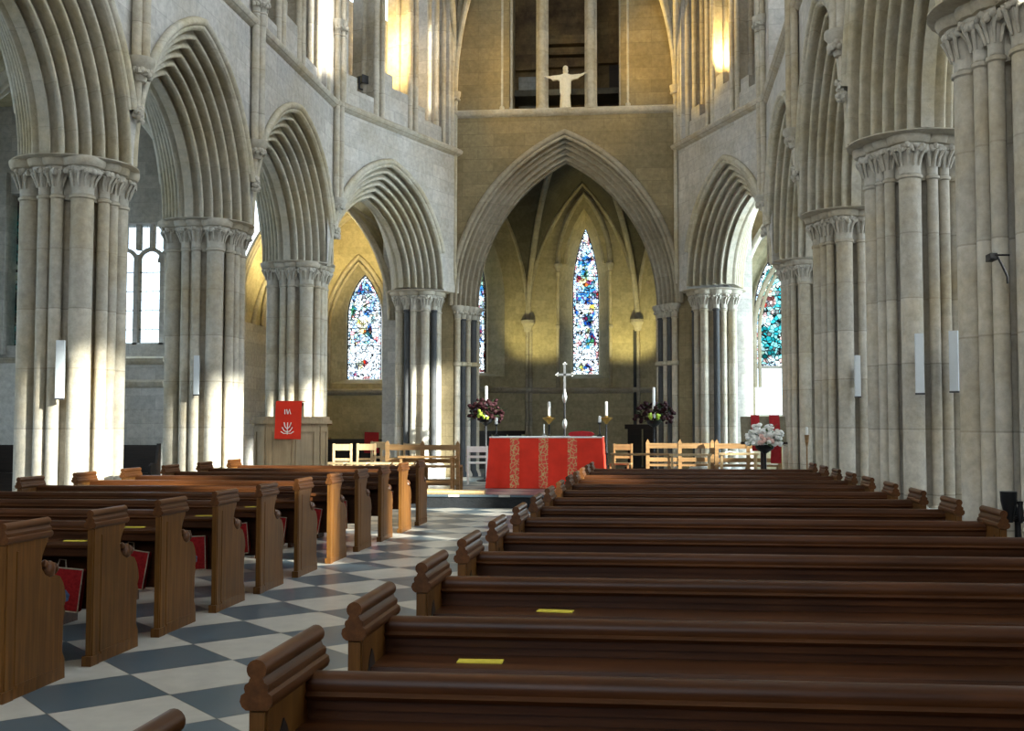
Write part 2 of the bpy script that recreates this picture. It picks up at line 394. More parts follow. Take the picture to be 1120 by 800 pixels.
# ------------------------------------------------------------------ arcade bays
CN, CS = (XN, YN[5]), (XS, YS[5])
bays = []
for i, lab in ((1, 'moulded arch springing off the picture on the far left edge'), (2, 'large moulded arch over the left foreground, left of the nearest sunlit pier'), (3, 'moulded arch in the left arcade above the bright leaded window'), (4, 'moulded arch in the left arcade above the wooden pulpit')):
    bays.append(((XN, YN[i]), (XN, YN[i + 1]), 'wall_north', lab))
bays.append((CN, DN, 'wall_north', 'moulded arch framing the yellow-lit chapel with one lancet, left of altar'))
for i, lab in ((1, 'moulded arch at the upper right corner over the biggest capital'), (2, 'moulded arch between the two biggest piers on the right'), (3, 'steep moulded arch on the right, just left of the pier with the bright rim'), (4, 'narrow-looking moulded arch on the right next to the arch with turquoise window')):
    bays.append(((XS, YS[i + 1]), (XS, YS[i]), 'wall_south', lab))
bays.append((DS, CS, 'wall_south', 'moulded arch framing the turquoise stained window, right of altar'))
for P0, P1, w, lab in bays:
    cant = P0 in (DS,) or P1 in (DN,)
    make_arch(P0, P1, lab, z0=4.64 if cant else ZC, rise=2.5)
    spandrel(P0, P1, ZS, w, z0=4.64 if cant else ZC)

# returns closing the canted bays to the east wall
def slab(name, P0, P1, z0, z1, ht, mat):
    loc, rz, L = frame(P0, P1)
    o = struct(MB().box(-L / 2, L / 2, -ht, ht, z0, z1).build(name, mat, None, 30)); o.location = loc; o.rotation_euler.z = rz; return o
slab('wall_north', DN, (-5.27, 26.3), 4.6, ZS, HT, STONE)
slab('wall_south', (1.0, 26.4), DS, 4.56, ZS, HT, STONE)

# ------------------------------------------------------------------ triforium / clerestory bays
ZT = 14.6
def upper_bay(P0, P1, name, z0=ZS, win=(10.9, 14.2), opened=(0, 1, 2)):
    loc, rz, L = frame(P0, P1); h = L / 2
    b = MB(); j = .62
    b.box(-h, -h + j, -HT, HT, z0, ZT); b.box(h - j, h, -HT, HT, z0, ZT)
    b.box(-h, h, -HT, HT, ZT, ZT + 1.6)
    # back wall of the passage with three tall windows
    yb0, yb1 = .35, .75
    w = (L - 2 * j) / 3
    b.box(-h + j, h - j, yb0, yb1, z0, win[0]); b.box(-h + j, h - j, yb0, yb1, win[1], ZT)
    for k in range(4):
        xx = -h + j + k * w; b.box(max(-h + j, xx - .12), min(h - j, xx + .12), yb0, yb1, win[0], win[1])
    for k in range(3):
        if k not in opened: b.box(-h + j + k * w, -h + j + k * w + w, yb0 + .05, yb1, win[0], win[1])  # closes unseen lights that would let in unwanted sun
    o = struct(b.build(name, STONE, None, 30)); o.location = loc; o.rotation_euler.z = rz
    # stepped sills
    s = MB(); 
    for k, hh in enumerate((.55, .95, .55)):
        x0 = -h + j + k * w; s.box(x0 + .08, x0 + w - .08, -.55, .35, z0, z0 + hh)
        s.box(x0 + .08, x0 + w * .45, -.50, .35, z0 + hh, z0 + hh + .3)
    o = struct(s.build('trim_1', STONE, None, 30)); o.location = loc; o.rotation_euler.z = rz
    return loc, rz, L, j, w
shaft_labels = {}
def tri_shafts(P0, P1, z0, lab):
    loc, rz, L = frame(P0, P1); h = L / 2; j = .62; w = (L - 2 * j) / 3
    names = ['western jamb', 'western middle', 'eastern middle', 'eastern jamb']
    for k in range(4):
        xx = -h + j + k * w
        ex = {0: .0, 1: 0, 2: 0, 3: .0}[k]
        root = empty('gallery_shaft_cluster', (loc[0] + math.cos(rz) * xx, loc[1] + math.sin(rz) * xx, z0), rz, label=lab.format(names[k]), cat='column', group='gallery shafts')
        offs = [(-.12, -.55), (.12, -.55), (0, -.40), (-.1, -.22), (.1, -.22)] if k in (1, 2) else [(-.13 if k == 0 else .13, -.70), (0, -.56), (.1 if k == 0 else -.1, -.42), (.16 if k == 0 else -.16, -.25)]
        for (ax, ay) in offs:
            MB().lathe(ax, ay, [(.085, 0), (.085, .06), (.06, .1), (.06, 4.4), (.09, 4.5), (.09, 4.56)], 10).build('shaft', SHAFT, root)
        if k in (1, 2): MB().box(-.09, .09, -.52, .1, 0, 6).build('pier_core', SHAFT, root)
ub = []
for i in (2, 3, 4): ub.append(((XN, YN[i]), (XN, YN[i + 1]), 'wall_north'))
ub.append((CN, (-5.27, 26.3), 'wall_north'))
for i in (2, 3, 4): ub.append(((XS, YS[i + 1]), (XS, YS[i]), 'wall_south'))
ub.append(((1.0, 26.4), CS, 'wall_south'))
for u in ub:
    kw = {}
    if u[2] == 'wall_south':
        yc = (u[0][1] + u[1][1]) / 2; kw = dict(win=(12.1, 14.3), opened=())  # unseen south windows walled up except those placing sun patches opposite
        if 14 < yc < 16: kw['opened'] = (0, 1)
        elif 19 < yc < 21: kw['opened'] = (1,)
    upper_bay(*u, **kw)
tri_shafts(*ub[2][:2], ZS, 'slim grouped shafts, {} of bright gallery opening at top left')
tri_shafts(*ub[3][:2], ZS, 'slim grouped shafts, {} of yellow-lit gallery opening left of statue')
P = ub[7]; tri_shafts(P[0], P[1], ZS, 'slim grouped shafts, {} of yellow-lit gallery opening right of statue')

# string courses
tn = [1]
def string(P0, P1, z, y=-HT, name='trim_2', r=.075):
    loc, rz, L = frame(P0, P1)
    b = MB().prism([(y + .02, z - .09), (y - .05, z - .06), (y - .12, z + .0), (y - .13, z + .05), (y - .09, z + .09), (y + .02, z + .10)], 0, -L / 2, L / 2)
    o = struct(b.build(name, SHAFT, None, 50)); o.location = loc; o.rotation_euler.z = rz
string((XN, YN[1]), CN, ZS); string(CN, (-5.27, 26.3), ZS)
string(CS, (XS, YS[1]), ZS, name='trim_3'); string((1.0, 26.4), CS, ZS, name='trim_3')

# ------------------------------------------------------------------ vaulting shafts on corbels
def vault_shaft(x, y, rz, label, z0=5.25, zcap=9.3, foot=True):
    """local -y faces the nave"""
    root = empty('vaulting_shaft', (x, y, 0), rz, label=label, cat='shaft', group='vaulting shafts on the upper walls')
    if foot:
        f = MB()
        for k in range(26):
            a = random.uniform(0, PI); rr = random.uniform(.02, .085)
            f.ball((rr * math.cos(a), -rr * math.sin(a) - .01, z0 + random.uniform(0, .2)), .04, (1, 1, 1), 6, 4, .5)
        f.build('foliage_stop', CARVE, root, 60)
        MB().lathe(0, -.02, [(.02, z0 + .12), (.055, z0 + .25), (.06, z0 + .5), (.085, z0 + .62)], 12).build('corbel_stem', SHAFT, root)
        c = MB().lathe(0, -.05, [(.08, z0 + .5), (.10, z0 + .56), (.155, z0 + .68), (.19, z0 + .72), (.19, z0 + .79)], 14)
        for k in range(14):
            a = PI * k / 13; c.ball((.125 * math.cos(a), -.05 - .125 * math.sin(a), z0 + .61 + random.uniform(-.03, .03)), .045, (1, 1, 1), 6, 4, .5)
        c.build('corbel_capital', CARVE, root, 60)
        zb = z0 + .79
    else: zb = z0
    for ox, oy in ((-.085, -.05), (.085, -.05), (0, -.12)):
        MB().lathe(ox, oy, [(.062, zb), (.062, zcap), (.08, zcap + .02), (.062, zcap + .05), (.062, 14)], 12).build('shaft', SHAFT, root)
    c = MB()
    for ox, oy in ((-.085, -.05), (.085, -.05), (0, -.12)):
        c.lathe(ox, oy, [(.066, zcap - .02), (.07, zcap + .12), (.12, zcap + .25), (.13, zcap + .33)], 12)
        for k in range(7):
            a = PI + PI * k / 6; c.ball((ox + .10 * math.cos(a), oy + .10 * math.sin(a), zcap + .16 + random.uniform(-.03, .03)), .04, (1, 1, 1), 6, 4, .5)
    c.build('upper_capital', CARVE, root, 60)
    return root
fN, fS = XN + HT, XS - HT
for y, l, zc_ in ((13.0, 'vaulting shafts rising from a carved corbel above the nearest sunlit left pier', 11.5), (17.05, 'vaulting shafts on the left wall above the pier right of bright window', 8.1), (21.6, 'vaulting shafts with leafy capital between two gallery openings at upper left', 9.35)):
    vault_shaft(fN + .02, y, R(90), l, zcap=zc_)
for y, l, zc_ in ((8.7, 'vaulting shafts above the big carved capital in the upper right corner', 11.5), (12.9, 'vaulting shafts with two carved stops on the right, above the bright-rimmed pier', 11.5), (17.2, 'vaulting shafts on the right wall above the second pier back', 8.9), (22.2, 'vaulting shafts on the right wall next to the yellow-lit gallery', 9.35)):
    vault_shaft(fS - .02, y, R(-90), l, zcap=zc_)

# ------------------------------------------------------------------ east wall, tall arch, gallery above
EL, ER = -5.3, 1.05
hw = (ER - EL) / 2; cx = XC
AE, RE, ZE = 2.66, 4.05, 4.30       # outer half span, rise, springing
ZSE = 8.88
EW = .55                            # half thickness
P0, P1 = (EL, YE + EW), (ER, YE + EW)
def east_wall():
    b = MB(); n = 34
    pts = [(EL - XC, ZE)] + arc_pts(AE, RE, 0, ZE, n) + [(ER - XC, ZE)]
    for y in (-EW, EW): b.grid([[(x, y, z) for x, z in pts], [(x, y, ZSE) for x, z in pts]])
    b.grid([[(x, -EW, z) for x, z in pts], [(x, EW, z) for x, z in pts]])
    for s, e in ((-1, EL - XC), (1, ER - XC)):
        b.box(min(s * AE, e), max(s * AE, e), -EW, EW, 0, ZE)
    # above the string: wall on both sides of the gallery opening
    xo = 1.33
    b.box(EL - XC, -xo, -EW, EW, ZSE, 16); b.box(xo, ER - XC, -EW, EW, ZSE, 16); b.box(-xo, xo, -EW, EW, 14.4, 16)
    b.box(EL - XC, ER - XC, -EW, EW, ZSE - .002, ZSE + .02)
    o = struct(b.build('wall_east', OCHRE, None, 30)); o.location = (XC, YE + EW, 0)
    # rough wall behind the gallery opening
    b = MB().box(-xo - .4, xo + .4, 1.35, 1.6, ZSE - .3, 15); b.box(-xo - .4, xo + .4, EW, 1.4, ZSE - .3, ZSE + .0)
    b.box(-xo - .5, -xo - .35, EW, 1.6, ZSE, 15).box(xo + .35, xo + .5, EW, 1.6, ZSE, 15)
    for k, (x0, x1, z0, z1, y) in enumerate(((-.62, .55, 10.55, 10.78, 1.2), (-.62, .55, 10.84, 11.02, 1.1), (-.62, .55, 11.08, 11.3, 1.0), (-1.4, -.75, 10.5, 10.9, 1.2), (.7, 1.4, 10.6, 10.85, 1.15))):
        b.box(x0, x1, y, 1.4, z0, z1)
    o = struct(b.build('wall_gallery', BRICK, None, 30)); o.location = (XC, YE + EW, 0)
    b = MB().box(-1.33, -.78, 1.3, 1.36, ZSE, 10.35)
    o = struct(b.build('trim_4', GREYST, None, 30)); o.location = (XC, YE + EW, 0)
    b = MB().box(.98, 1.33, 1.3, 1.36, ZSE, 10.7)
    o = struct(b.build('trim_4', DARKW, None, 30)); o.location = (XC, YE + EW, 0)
EASTM = stone_mat('brown_grey_arch_stone', (.40, .355, .27), (.28, .22, .13), 60, .45, .3, .5)  # darker and browner than the other mouldings
GREYST = stone_mat('grey_rubble', (.36, .36, .33), (.25, .24, .2), .4, .2, .3, .5)
east_wall()
# its arch mouldings
root = empty('pointed_arch', (XC, YE + EW, 0), 0, label='tall wide pointed arch in the middle, framing the altar and far lancet', cat='arch', group='moulded arches of the church')
half = moulded_profile(.52, -EW, -.05, 5, .045, .05)
prof = half + [(t, -y) for t, y in half[::-1]]
n = 34; lines = [[(x, y, z) for x, z in arc_pts(AE, RE, t, ZE, n)] for t, y in prof]
MB().grid([[lines[j][i] for j in range(len(prof))] for i in range(2 * n + 1)]).build('archivolt', EASTM, root, 50)
h = MB()
h.tube([(x, -EW - .03, z) for x, z in arc_pts(AE, RE, -.05, ZE, n)], .07, 8); h.tube([(x, -EW - .02, z) for x, z in arc_pts(AE, RE, .05, ZE, n)], .045, 8)
h.build('hood_mould', EASTM, root, 50)
# jamb shafts of the tall arch
for s, l in ((-1, 'left'), (1, 'right')):
    r_ = empty('jamb_shafts', (XC, YE + EW, 0), 0, label='slender %s jamb shafts under the tall middle arch, some black with marble ring' % l, cat='column', group='jambs of the tall middle arch')
    sh = [(2.56, -.50, .07, SHAFT), (2.46, -.36, .075, MARBLE), (2.36, -.22, .07, SHAFT), (2.26, -.06, .085, MARBLE), (2.2, .12, .07, SHAFT), (2.3, .3, .07, MARBLE)]
    c = MB(); rg = MB()
    for ax, ay, r, m in sh:
        MB().lathe(s * ax, ay, [(r + .05, 0), (r + .05, .3), (r, .4), (r, ZE - .35), (r + .02, ZE - .33), (r, ZE - .3)], 12).build('shaft', m, r_)
        c.lathe(s * ax, ay, [(r, ZE - .33), (r + .015, ZE - .2), (r + .06, ZE - .1), (r + .085, ZE - .06), (r + .085, ZE)], 12)
        for k in range(8):
            a = 2 * PI * k / 8; c.ball((s * ax + (r + .03) * math.cos(a), ay + (r + .03) * math.sin(a), ZE - .17), .035, (1, 1, 1), 6, 4, .4)
        rg.lathe(s * ax, ay, [(r, 2.86), (r + .03, 2.88), (r + .03, 2.95), (r, 2.97)], 12)
    c.build('capital', CARVE, r_, 60); rg.build('annulet_ring', MOULD, r_)
    MB().prism([(s * 2.66, -.55), (s * 2.62, -.45), (s * 2.30, .05), (s * 2.30, .55), (s * 2.66, .55)], 2, 0, ZE).build('jamb_core', OCHRE, r_)
# string over the arch, flat sill
string((EL + .25, YE + EW), (ER - .25, YE + EW), ZSE, -EW, 'trim_5')
# gallery mullions and jambs
for xx, l in ((-.575, 'left'), (.60, 'right')):
    r_ = empty('gallery_mullion', (XC + xx, YE + .35, ZSE + .1), 0, label='tall slim stone mullion just %s of the white statue' % l, cat='column', group='gallery mullions')
    MB().lathe(0, 0, [(.17, 0), (.17, .08), (.13, .14), (.105, .2), (.105, 5.4)], 12).build('shaft', MOULD, r_)
    MB().lathe(-.1, .05, [(.07, .05), (.05, .2), (.05, 5.4)], 10).build('shaft', MOULD, r_); MB().lathe(.1, .05, [(.07, .05), (.05, .2), (.05, 5.4)], 10).build('shaft', MOULD, r_)
for s, l in ((-1, 'left'), (1, 'right')):
    r_ = empty('gallery_jamb', (XC + s * 1.38, YE + .1, ZSE + .1), 0, label='slim grouped jamb shafts on the %s edge of gallery behind statue' % l, cat='column', group='gallery jambs')
    for ax, ay in ((s * .12, -.06), (0, .0), (-s * .05, .15)):
        MB().lathe(ax, ay, [(.075, 0), (.075, .06), (.05, .1), (.05, 5.4)], 10).build('shaft', MOULD, r_)
# corner shafts with springing ribs
for s, X, l in ((-1, -4.75, 'left'), (1, .48, 'right')):
    r_ = empty('corner_vault_shaft', (X, YE - .06, 0), 0, label='thin %s corner shaft from which vault ribs fan out beside the statue' % l, cat='shaft', group='corner shafts of the east wall')
    MB().lathe(0, 0, [(.02, 4.75), (.055, 5.0), (.055, 9.2)], 12).build('shaft', MOULD, r_)
    MB().lathe(0, 0, [(.055, ZS - .06), (.10, ZS - .03), (.10, ZS + .05), (.055, ZS + .08)], 12).build('annulet_ring', MOULD, r_)
    c = MB().lathe(0, 0, [(.055, 9.1), (.07, 9.2), (.13, 9.32), (.14, 9.42)], 12)
    for k in range(12):
        a = 2 * PI * k / 12; c.ball((.09 * math.cos(a), .09 * math.sin(a), 9.24), .04, (1, 1, 1), 6, 4, .4)
    c.build('capital', CARVE, r_, 60)
    for dx, dy in ((-s * .35, -.05), (-s * 1.0, -.9), (s * .05, -1.0), (-s * .75, -.25)):
        pth = [(dx * 4 * (1 - math.cos(t * PI / 2 * .75)), dy * 3.6 * (1 - math.cos(t * PI / 2 * .75)) - .02, 9.4 + 5.2 * math.sin(t * PI / 2 * .75)) for t in [i / 14 for i in range(15)]]
        struct(MB().tube([(X + a_, YE - .06 + b_, c_) for a_, b_, c_ in pth], .065, 8).build('trim_13', MOULD))

# ------------------------------------------------------------------ lancet windows
def lancet_pts(hw_, z0, zs, rise, n=14):
    arc = arc_pts(hw_, rise, 0, zs, n)
    return [(-hw_, z0)] + arc + [(hw_, z0)]
def wall_with_lancets(name, P0, P1, z0, z1, lancets, ht, mat, spl=.28):
    """wall panel (local -y to the viewer) with splayed lancet openings: (x, half, zsill, zspring, rise)"""
    loc, rz, L = frame(P0, P1); h = L / 2; b = MB()
    lancets = sorted(lancets); xcur = -h
    for (x, w, zs0, zsp, ri) in lancets:
        for y, ex in ((-ht, spl), (ht, 0)):
            W = w + ex; a = [(px + x, pz) for px, pz in arc_pts(W, ri + ex * 1.4, 0, zsp, 14)]
            zsill = zs0 - ex * .5
            b.grid([[(px, y, pz) for px, pz in a], [(px, y, z1) for px, pz in a]])
            b.add([(x - W, y, z0), (x + W, y, z0), (x + W, y, zsill), (x - W, y, zsill)], [(0, 1, 2, 3)])
        A = [(px + x, -ht, pz) for px, pz in lancet_pts(w + spl, zs0 - spl * .5, zsp, ri + spl * 1.4)]
        B = [(px + x, ht, pz) for px, pz in lancet_pts(w, zs0, zsp, ri)]
        b.grid([A, B]); b.add([A[0], A[-1], B[-1], B[0]], [(0, 1, 2, 3)])
        for y, ex in ((-ht, spl), (ht, 0)):
            if x - w - ex > xcur: b.add([(xcur if y < 0 or True else 0, y, z0), (x - w - ex, y, z0), (x - w - ex, y, z1), (xcur, y, z1)], [(0, 1, 2, 3)])
        xn = x + w
        # next start differs front/back; fill the rest after the loop
        nxt = [l[0] - l[1] for l in lancets if l[0] > x]
        e = h if not nxt else None
        if e is not None:
            for y, ex in ((-ht, spl), (ht, 0)):
                b.add([(x + w + ex, y, z0), (e, y, z0), (e, y, z1), (x + w + ex, y, z1)], [(0, 1, 2, 3)])
        else:
            mid = (x + [l for l in lancets if l[0] > x][0][0]) / 2
            for y, ex in ((-ht, spl), (ht, 0)):
                b.add([(x + w + ex, y, z0), (mid, y, z0), (mid, y, z1), (x + w + ex, y, z1)], [(0, 1, 2, 3)])
            xcur = mid
    o = struct(b.build(name, mat, None, 30)); o.location = loc; o.rotation_euler.z = rz
    return loc, rz
wn = [0]
def lancet_glass(loc, rz, x, w, z0, zsp, rise, y, mat, split=None):
    wn[0] += 1
    o = bpy.data.objects.new('window_%d' % wn[0], None); COL.objects.link(o); o.location = loc; o.rotation_euler.z = rz; o['kind'] = 'structure'
    P = [(px + x, pz) for px, pz in lancet_pts(w, z0, zsp, rise)]
    if split:
        MB().box(x - w, x + w, y - .006, y + .006, z0, split - .03).build('added_bright_pane', CLEAR, o, 30)  # bright lower pane added in place of a sunlit sill or wall
        MB().box(x - w, x + w, y - .03, y + .03, split - .05, split + .03).build('added_transom', STONE, o, 30)
        z0 = split; P = [(px + x, pz) for px, pz in lancet_pts(w, z0, zsp, rise)]
    Q = [(px + x, pz) for px, pz in lancet_pts(w - .085, z0 + .085, zsp, rise - .12)]
    MB().prism(Q, 1, y - .006, y + .006).build('stained_glass', mat, o, 30)
    g = MB(); nP = len(P)
    for yy in (y - .006, y + .006): g.grid([[(a, yy, c) for a, c in P + P[:1]], [(a, yy, c) for a, c in Q + Q[:1]]])
    g.build('glass_border', SG3, o, 30)
    f = MB()
    zz = z0 + .45
    while zz < zsp + rise * .85:
        wid = w if zz < zsp else w * (1 - ((zz - zsp) / rise) ** 1.6)
        f.box(x - wid, x + wid, y - .012, y + .012, zz - .010, zz + .010); zz += .52
    f.tube([(a, y - .01, c) for a, c in P], .016, 6)
    f.build('lead_bars', LEAD, o)
    return o

# apse beyond the tall arch
YA = 34.0
AW = 1.74
VA = 8.85
loc, rz = wall_with_lancets('wall_apse', (XC - .1 - AW, YA), (XC - .1 + AW, YA), 0, 9.6, [(0.05, .40, 3.05, 5.6, 2.0)], .42, PLAST, .36)
lancet_glass(loc, rz, .05, .40, 3.05, 5.6, 2.0, .36, SG1)
aL, aR = XC - .1 - AW, XC - .1 + AW
cl0, cr1 = (aL - 2.6, YA - 2.6), (aR + 2.6, YA - 2.6)
ll = (math.hypot(2.1, 3.4))
loc, rz = wall_with_lancets('wall_apse', cl0, (aL, YA), 0, 9.6, [(0, .42, 3.05, 5.2, 1.75)], .35, PLAST, .26)
lancet_glass(loc, rz, 0, .42, 3.05, 5.2, 1.75, .25, SG1)
loc, rz = wall_with_lancets('wall_apse', (aR, YA), cr1, 0, 9.6, [(0, .42, 3.05, 5.2, 1.75)], .35, PLAST, .26)
lancet_glass(loc, rz, 0, .42, 3.05, 5.2, 1.75, .25, SG1)
slab('wall_apse', (cl0[0], YE + 1.1), cl0, 0, 9.6, .2, STONE); slab('wall_apse', cr1, (cr1[0], YE + 1.1), 0, 9.6, .2, STONE)
# dado string below the lancets
string((aL, YA), (aR, YA), 2.5, -.42, 'trim_6'); string(cl0, (aL, YA), 2.5, -.35, 'trim_6'); string((aR, YA), cr1, 2.5, -.35, 'trim_6')
# nook shafts and hood round the middle lancet
r_ = empty('lancet_surround', (XC - .05, YA - .45, 0), 0, label='moulded pointed surround with nook shafts round the middle lancet over altar', cat='window surround')
for s in (-1, 1):
    MB().lathe(s * .80, 0, [(.07, 2.6), (.055, 2.7), (.055, 6.1), (.075, 6.13), (.055, 6.16)], 10).build('nook_shaft', MOULD, r_)
    c = MB().lathe(s * .80, 0, [(.055, 6.1), (.07, 6.22), (.12, 6.32), (.12, 6.4)], 10)
    c.lathe(s * .80, 0, [(.055, 4.4), (.08, 4.42), (.08, 4.5), (.055, 4.52)], 10); c.build('capital', CARVE, r_)
a1 = arc_pts(.80, 2.15, 0, 6.4, 14); a2 = arc_pts(.80, 2.15, .22, 6.4, 14)
MB().tube([(x, 0, z) for x, z in a1], .085, 8).build('arch_roll', MOULD, r_); MB().tube([(x, .1, z) for x, z in a2], .06, 8).build('arch_roll', MOULD, r_)
# wall shafts with capitals in the corners of the apse, wall ribs, vault
boss = (XC - .1, 29.2, 9.35)
def rib_path(p0, p1, bulge=.30, n=16):
    pts = []
    for i in range(n + 1):
        t = i / n; a = t * PI / 2
        k = 1 - math.cos(a); s_ = math.sin(a)
        pts.append((p0[0] + (p1[0] - p0[0]) * (k * .75 + t * .25), p0[1] + (p1[1] - p0[1]) * (k * .75 + t * .25), p0[2] + (p1[2] - p0[2]) * s_))
    return pts
corners = [(aL + .05, YA - .42), (aR - .05, YA - .42), (cl0[0] + .35, cl0[1] + .1), (cr1[0] - .35, cr1[1] + .1), (cl0[0] + .3, YE + 1.3), (cr1[0] - .3, YE + 1.3)]
nm = ['left corner of apse behind altar', 'right corner of apse behind altar', 'left side of apse, half hidden by the jamb', 'right side of apse, half hidden by the jamb', 'left, tucked behind the tall arch', 'right, tucked behind the tall arch']
rib_lines = []
for k, (x, y) in enumerate(corners):
    r_ = empty('apse_vault_shaft', (x, y, 0), 0, label='slim vault shaft with ribs in the ' + nm[k], cat='shaft', group='vault shafts of the apse')
    for ox, oy, m in ((-.10, -.02, MARBLE), (.10, -.02, SHAFT), (0, -.1, SHAFT)):
        MB().lathe(ox, oy, [(.075, 0), (.055, .3), (.055, 4.35)], 10).build('shaft', m, r_)
    c = MB().lathe(0, -.04, [(.12, 4.3), (.15, 4.45), (.24, 4.56), (.24, 4.66)], 12); c.lathe(0, -.04, [(.16, 2.45), (.19, 2.5), (.19, 2.56), (.16, 2.6)], 12); c.build('capital', CARVE, r_)
    pth = rib_path((x, y, 4.66), boss); rib_lines.append(pth)
    struct(MB().tube(pth, .09, 8).build('trim_12', MOULD))
def wall_rib(c0, c1, zs, rise, name='trim_7', r=.085, mat=MOULD):
    L = math.hypot(c1[0] - c0[0], c1[1] - c0[1]); A = arc_pts(L / 2, rise, 0, zs, 16); o = []
    for x, z in A:
        t = (x + L / 2) / L; o.append((c0[0] + (c1[0] - c0[0]) * t, c0[1] + (c1[1] - c0[1]) * t, z))
    struct(MB().tube(o, r, 8).build(name, mat)); return o
WR = [wall_rib(corners[0], corners[1], 4.66, 4.2), wall_rib(corners[2], corners[0], 4.66, 4.0), wall_rib(corners[1], corners[3], 4.66, 4.0)]
# webs: loft each wall rib to the diagonal ribs
def web(wr, ra, rb, mat):
    h_ = len(wr) // 2; b = MB()
    def res(p, m): 
        out = []
        for i in range(m): 
            t = i / (m - 1) * (len(p) - 1); k = min(int(t), len(p) - 2); f = t - k
            out.append(tuple(p[k][j] * (1 - f) + p[k + 1][j] * f for j in range(3)))
        return out
    m = h_ + 1; A = res(ra, m); B = res(rb, m)
    L = wr[:h_ + 1]; Rr = wr[h_:][::-1]
    for W, D in ((L, A), (Rr, B)):
        rows = []
        for t in [i / 6 for i in range(7)]:
            rows.append([tuple(W[i][j] * (1 - t) + D[i][j] * t + (.12 * math.sin(PI * t) if j == 2 else 0) + (.06 if j == 2 else 0) for j in range(3)) for i in range(m)])
        b.grid(rows)
    struct(b.build('ceiling', mat, None, 60))
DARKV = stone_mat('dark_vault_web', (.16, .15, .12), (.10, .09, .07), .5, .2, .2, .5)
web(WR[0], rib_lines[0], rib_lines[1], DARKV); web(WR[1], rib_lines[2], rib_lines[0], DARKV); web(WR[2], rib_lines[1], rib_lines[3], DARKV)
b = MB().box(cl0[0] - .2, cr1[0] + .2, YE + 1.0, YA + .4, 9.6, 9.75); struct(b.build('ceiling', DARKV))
b = MB()
# webs over the front bay of the apse
for s, (c0, c1) in enumerate((((corners[4]), corners[2]), (corners[3], corners[5]))):
    pa = rib_lines[4 if s == 0 else 3]; pb = rib_lines[2 if s == 0 else 5]
    b.grid([[tuple(pa[i][j] * (1 - t) + pb[i][j] * t + (.05 if j == 2 else 0) for j in range(3)) for i in range(len(pa))] for t in [k / 6 for k in range(7)]])
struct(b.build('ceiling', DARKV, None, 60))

# ------------------------------------------------------------------ chapels at the ends of the aisles
def chapel(cxx, y0, y1, hs, zsp, rise, wl, glass, gl2=None, side=-1):
    loc, rz = wall_with_lancets('wall_chapel', (cxx - hs - .6, y1), (cxx + hs + .6, y1), 0, zsp + rise + .5, [wl], .35, PLAST, .3)
    lancet_glass(loc, rz, wl[0], wl[1], wl[2], wl[3], wl[4], .28, glass, split=3.1 if side > 0 else None)
    A = arc_pts(hs, rise, 0, zsp, 18); b = MB()
    for s in (-1, 1):
        if s == side: b.box(cxx + s * hs - .15, cxx + s * hs + .15, y0 + 3.5, y1, 0, zsp)
        else: b.box(cxx + s * hs - .15, cxx + s * hs + .15, y1 - 3.9, y1, 0, zsp)
    struct(b.build('wall_chapel', STONE))
    b = MB().grid([[(cxx + x, yy, z) for x, z in A] for yy in (y0 + 4.0, y1 - .3)])
    struct(b.build('ceiling', PLAST, None, 60))
    for yy in (y0 + 4.0, y1 - 2.4, y1 - .5):
        b = MB().tube([(cxx + x * .985, yy, z - .03) for x, z in A], .085, 8).tube([(cxx + x * .97, yy - .16, z - .03) for x, z in A], .05, 8).tube([(cxx + x * .97, yy + .16, z - .03) for x, z in A], .05, 8)
        struct(b.build('trim_8', MOULD, None, 60))
    # diagonal ribs of the chapel vault
    for s in (-1, 1):
        pts = []
        for i, (x, z) in enumerate(A):
            t = i / (len(A) - 1); pts.append((cxx + x * .985, y1 - 3.2 + (t if s > 0 else 1 - t) * 2.7, z - .02))
        struct(MB().tube(pts, .07, 8).build('trim_8', MOULD, None, 60))
    # arched recess round the lancet
    r_ = empty('lancet_surround', (cxx + wl[0], y1 - .4, 0), 0, label='plain pointed recess round the lancet of the %s chapel' % ('left yellow-lit' if side < 0 else 'right'), cat='window surround')
    for tt, rr in ((0, .07), (.14, .05)):
        MB().tube([(-1.0 + tt, 0, 2.5), (-1.0 + tt, 0, 4.0)] + [(x, 0, z) for x, z in arc_pts(1.0, 2.3, tt, 4.0, 14)] + [(1.0 - tt, 0, 4.0), (1.0 - tt, 0, 2.5)], rr, 8).build('arch_roll', MOULD, r_)
chapel(-8.55, 22.9, 31.3, 2.05, 4.1, 3.5, (.06, .50, 2.8, 4.6, 1.25), SG1, side=-1)
chapel(4.0, 23.2, 31.3, 2.05, 4.1, 3.5, (-.30, .92, 1.75, 4.7, 2.0), SG2, side=1)
string((-10.5, 31.3), (-6.6, 31.3), 2.4, -.36, 'trim_9')

# ------------------------------------------------------------------ north transept wall with bright leaded window, aisle vaults
YW = 22.9
def big_window():
    x0, x1, z0, z1 = -12.25, -9.85, 3.2, 5.86
    b = MB(); y0, y1 = YW - .1, YW + .5
    XL, XR = -16.2, -10.45
    b.box(XL, XR, y0, y1, 0, z0); b.box(XL, XR, y0, y1, 6.9, 8.6)
    # left sliver window
    sx0, sx1 = -14.12, -13.83
    b.box(XL, sx0, y0, y1, z0, 6.9); b.box(sx1, x0, y0, y1, z0, 6.9); b.box(sx0, sx1, y0, y1, 6.55, 6.9)
    b.box(x0, XR, y0, y1, z1, 6.9)
    b.box(-14.4, -14.12, y0 - .15, y0, 3.0, 7.0)
    struct(b.build('wall_transept', STONE))
    return x0, x1, z0, z1
x0, x1, z0, z1 = big_window(); x1 = -10.45
wn[0] += 1
o = bpy.data.objects.new('window_%d' % wn[0], None); COL.objects.link(o); o['kind'] = 'structure'
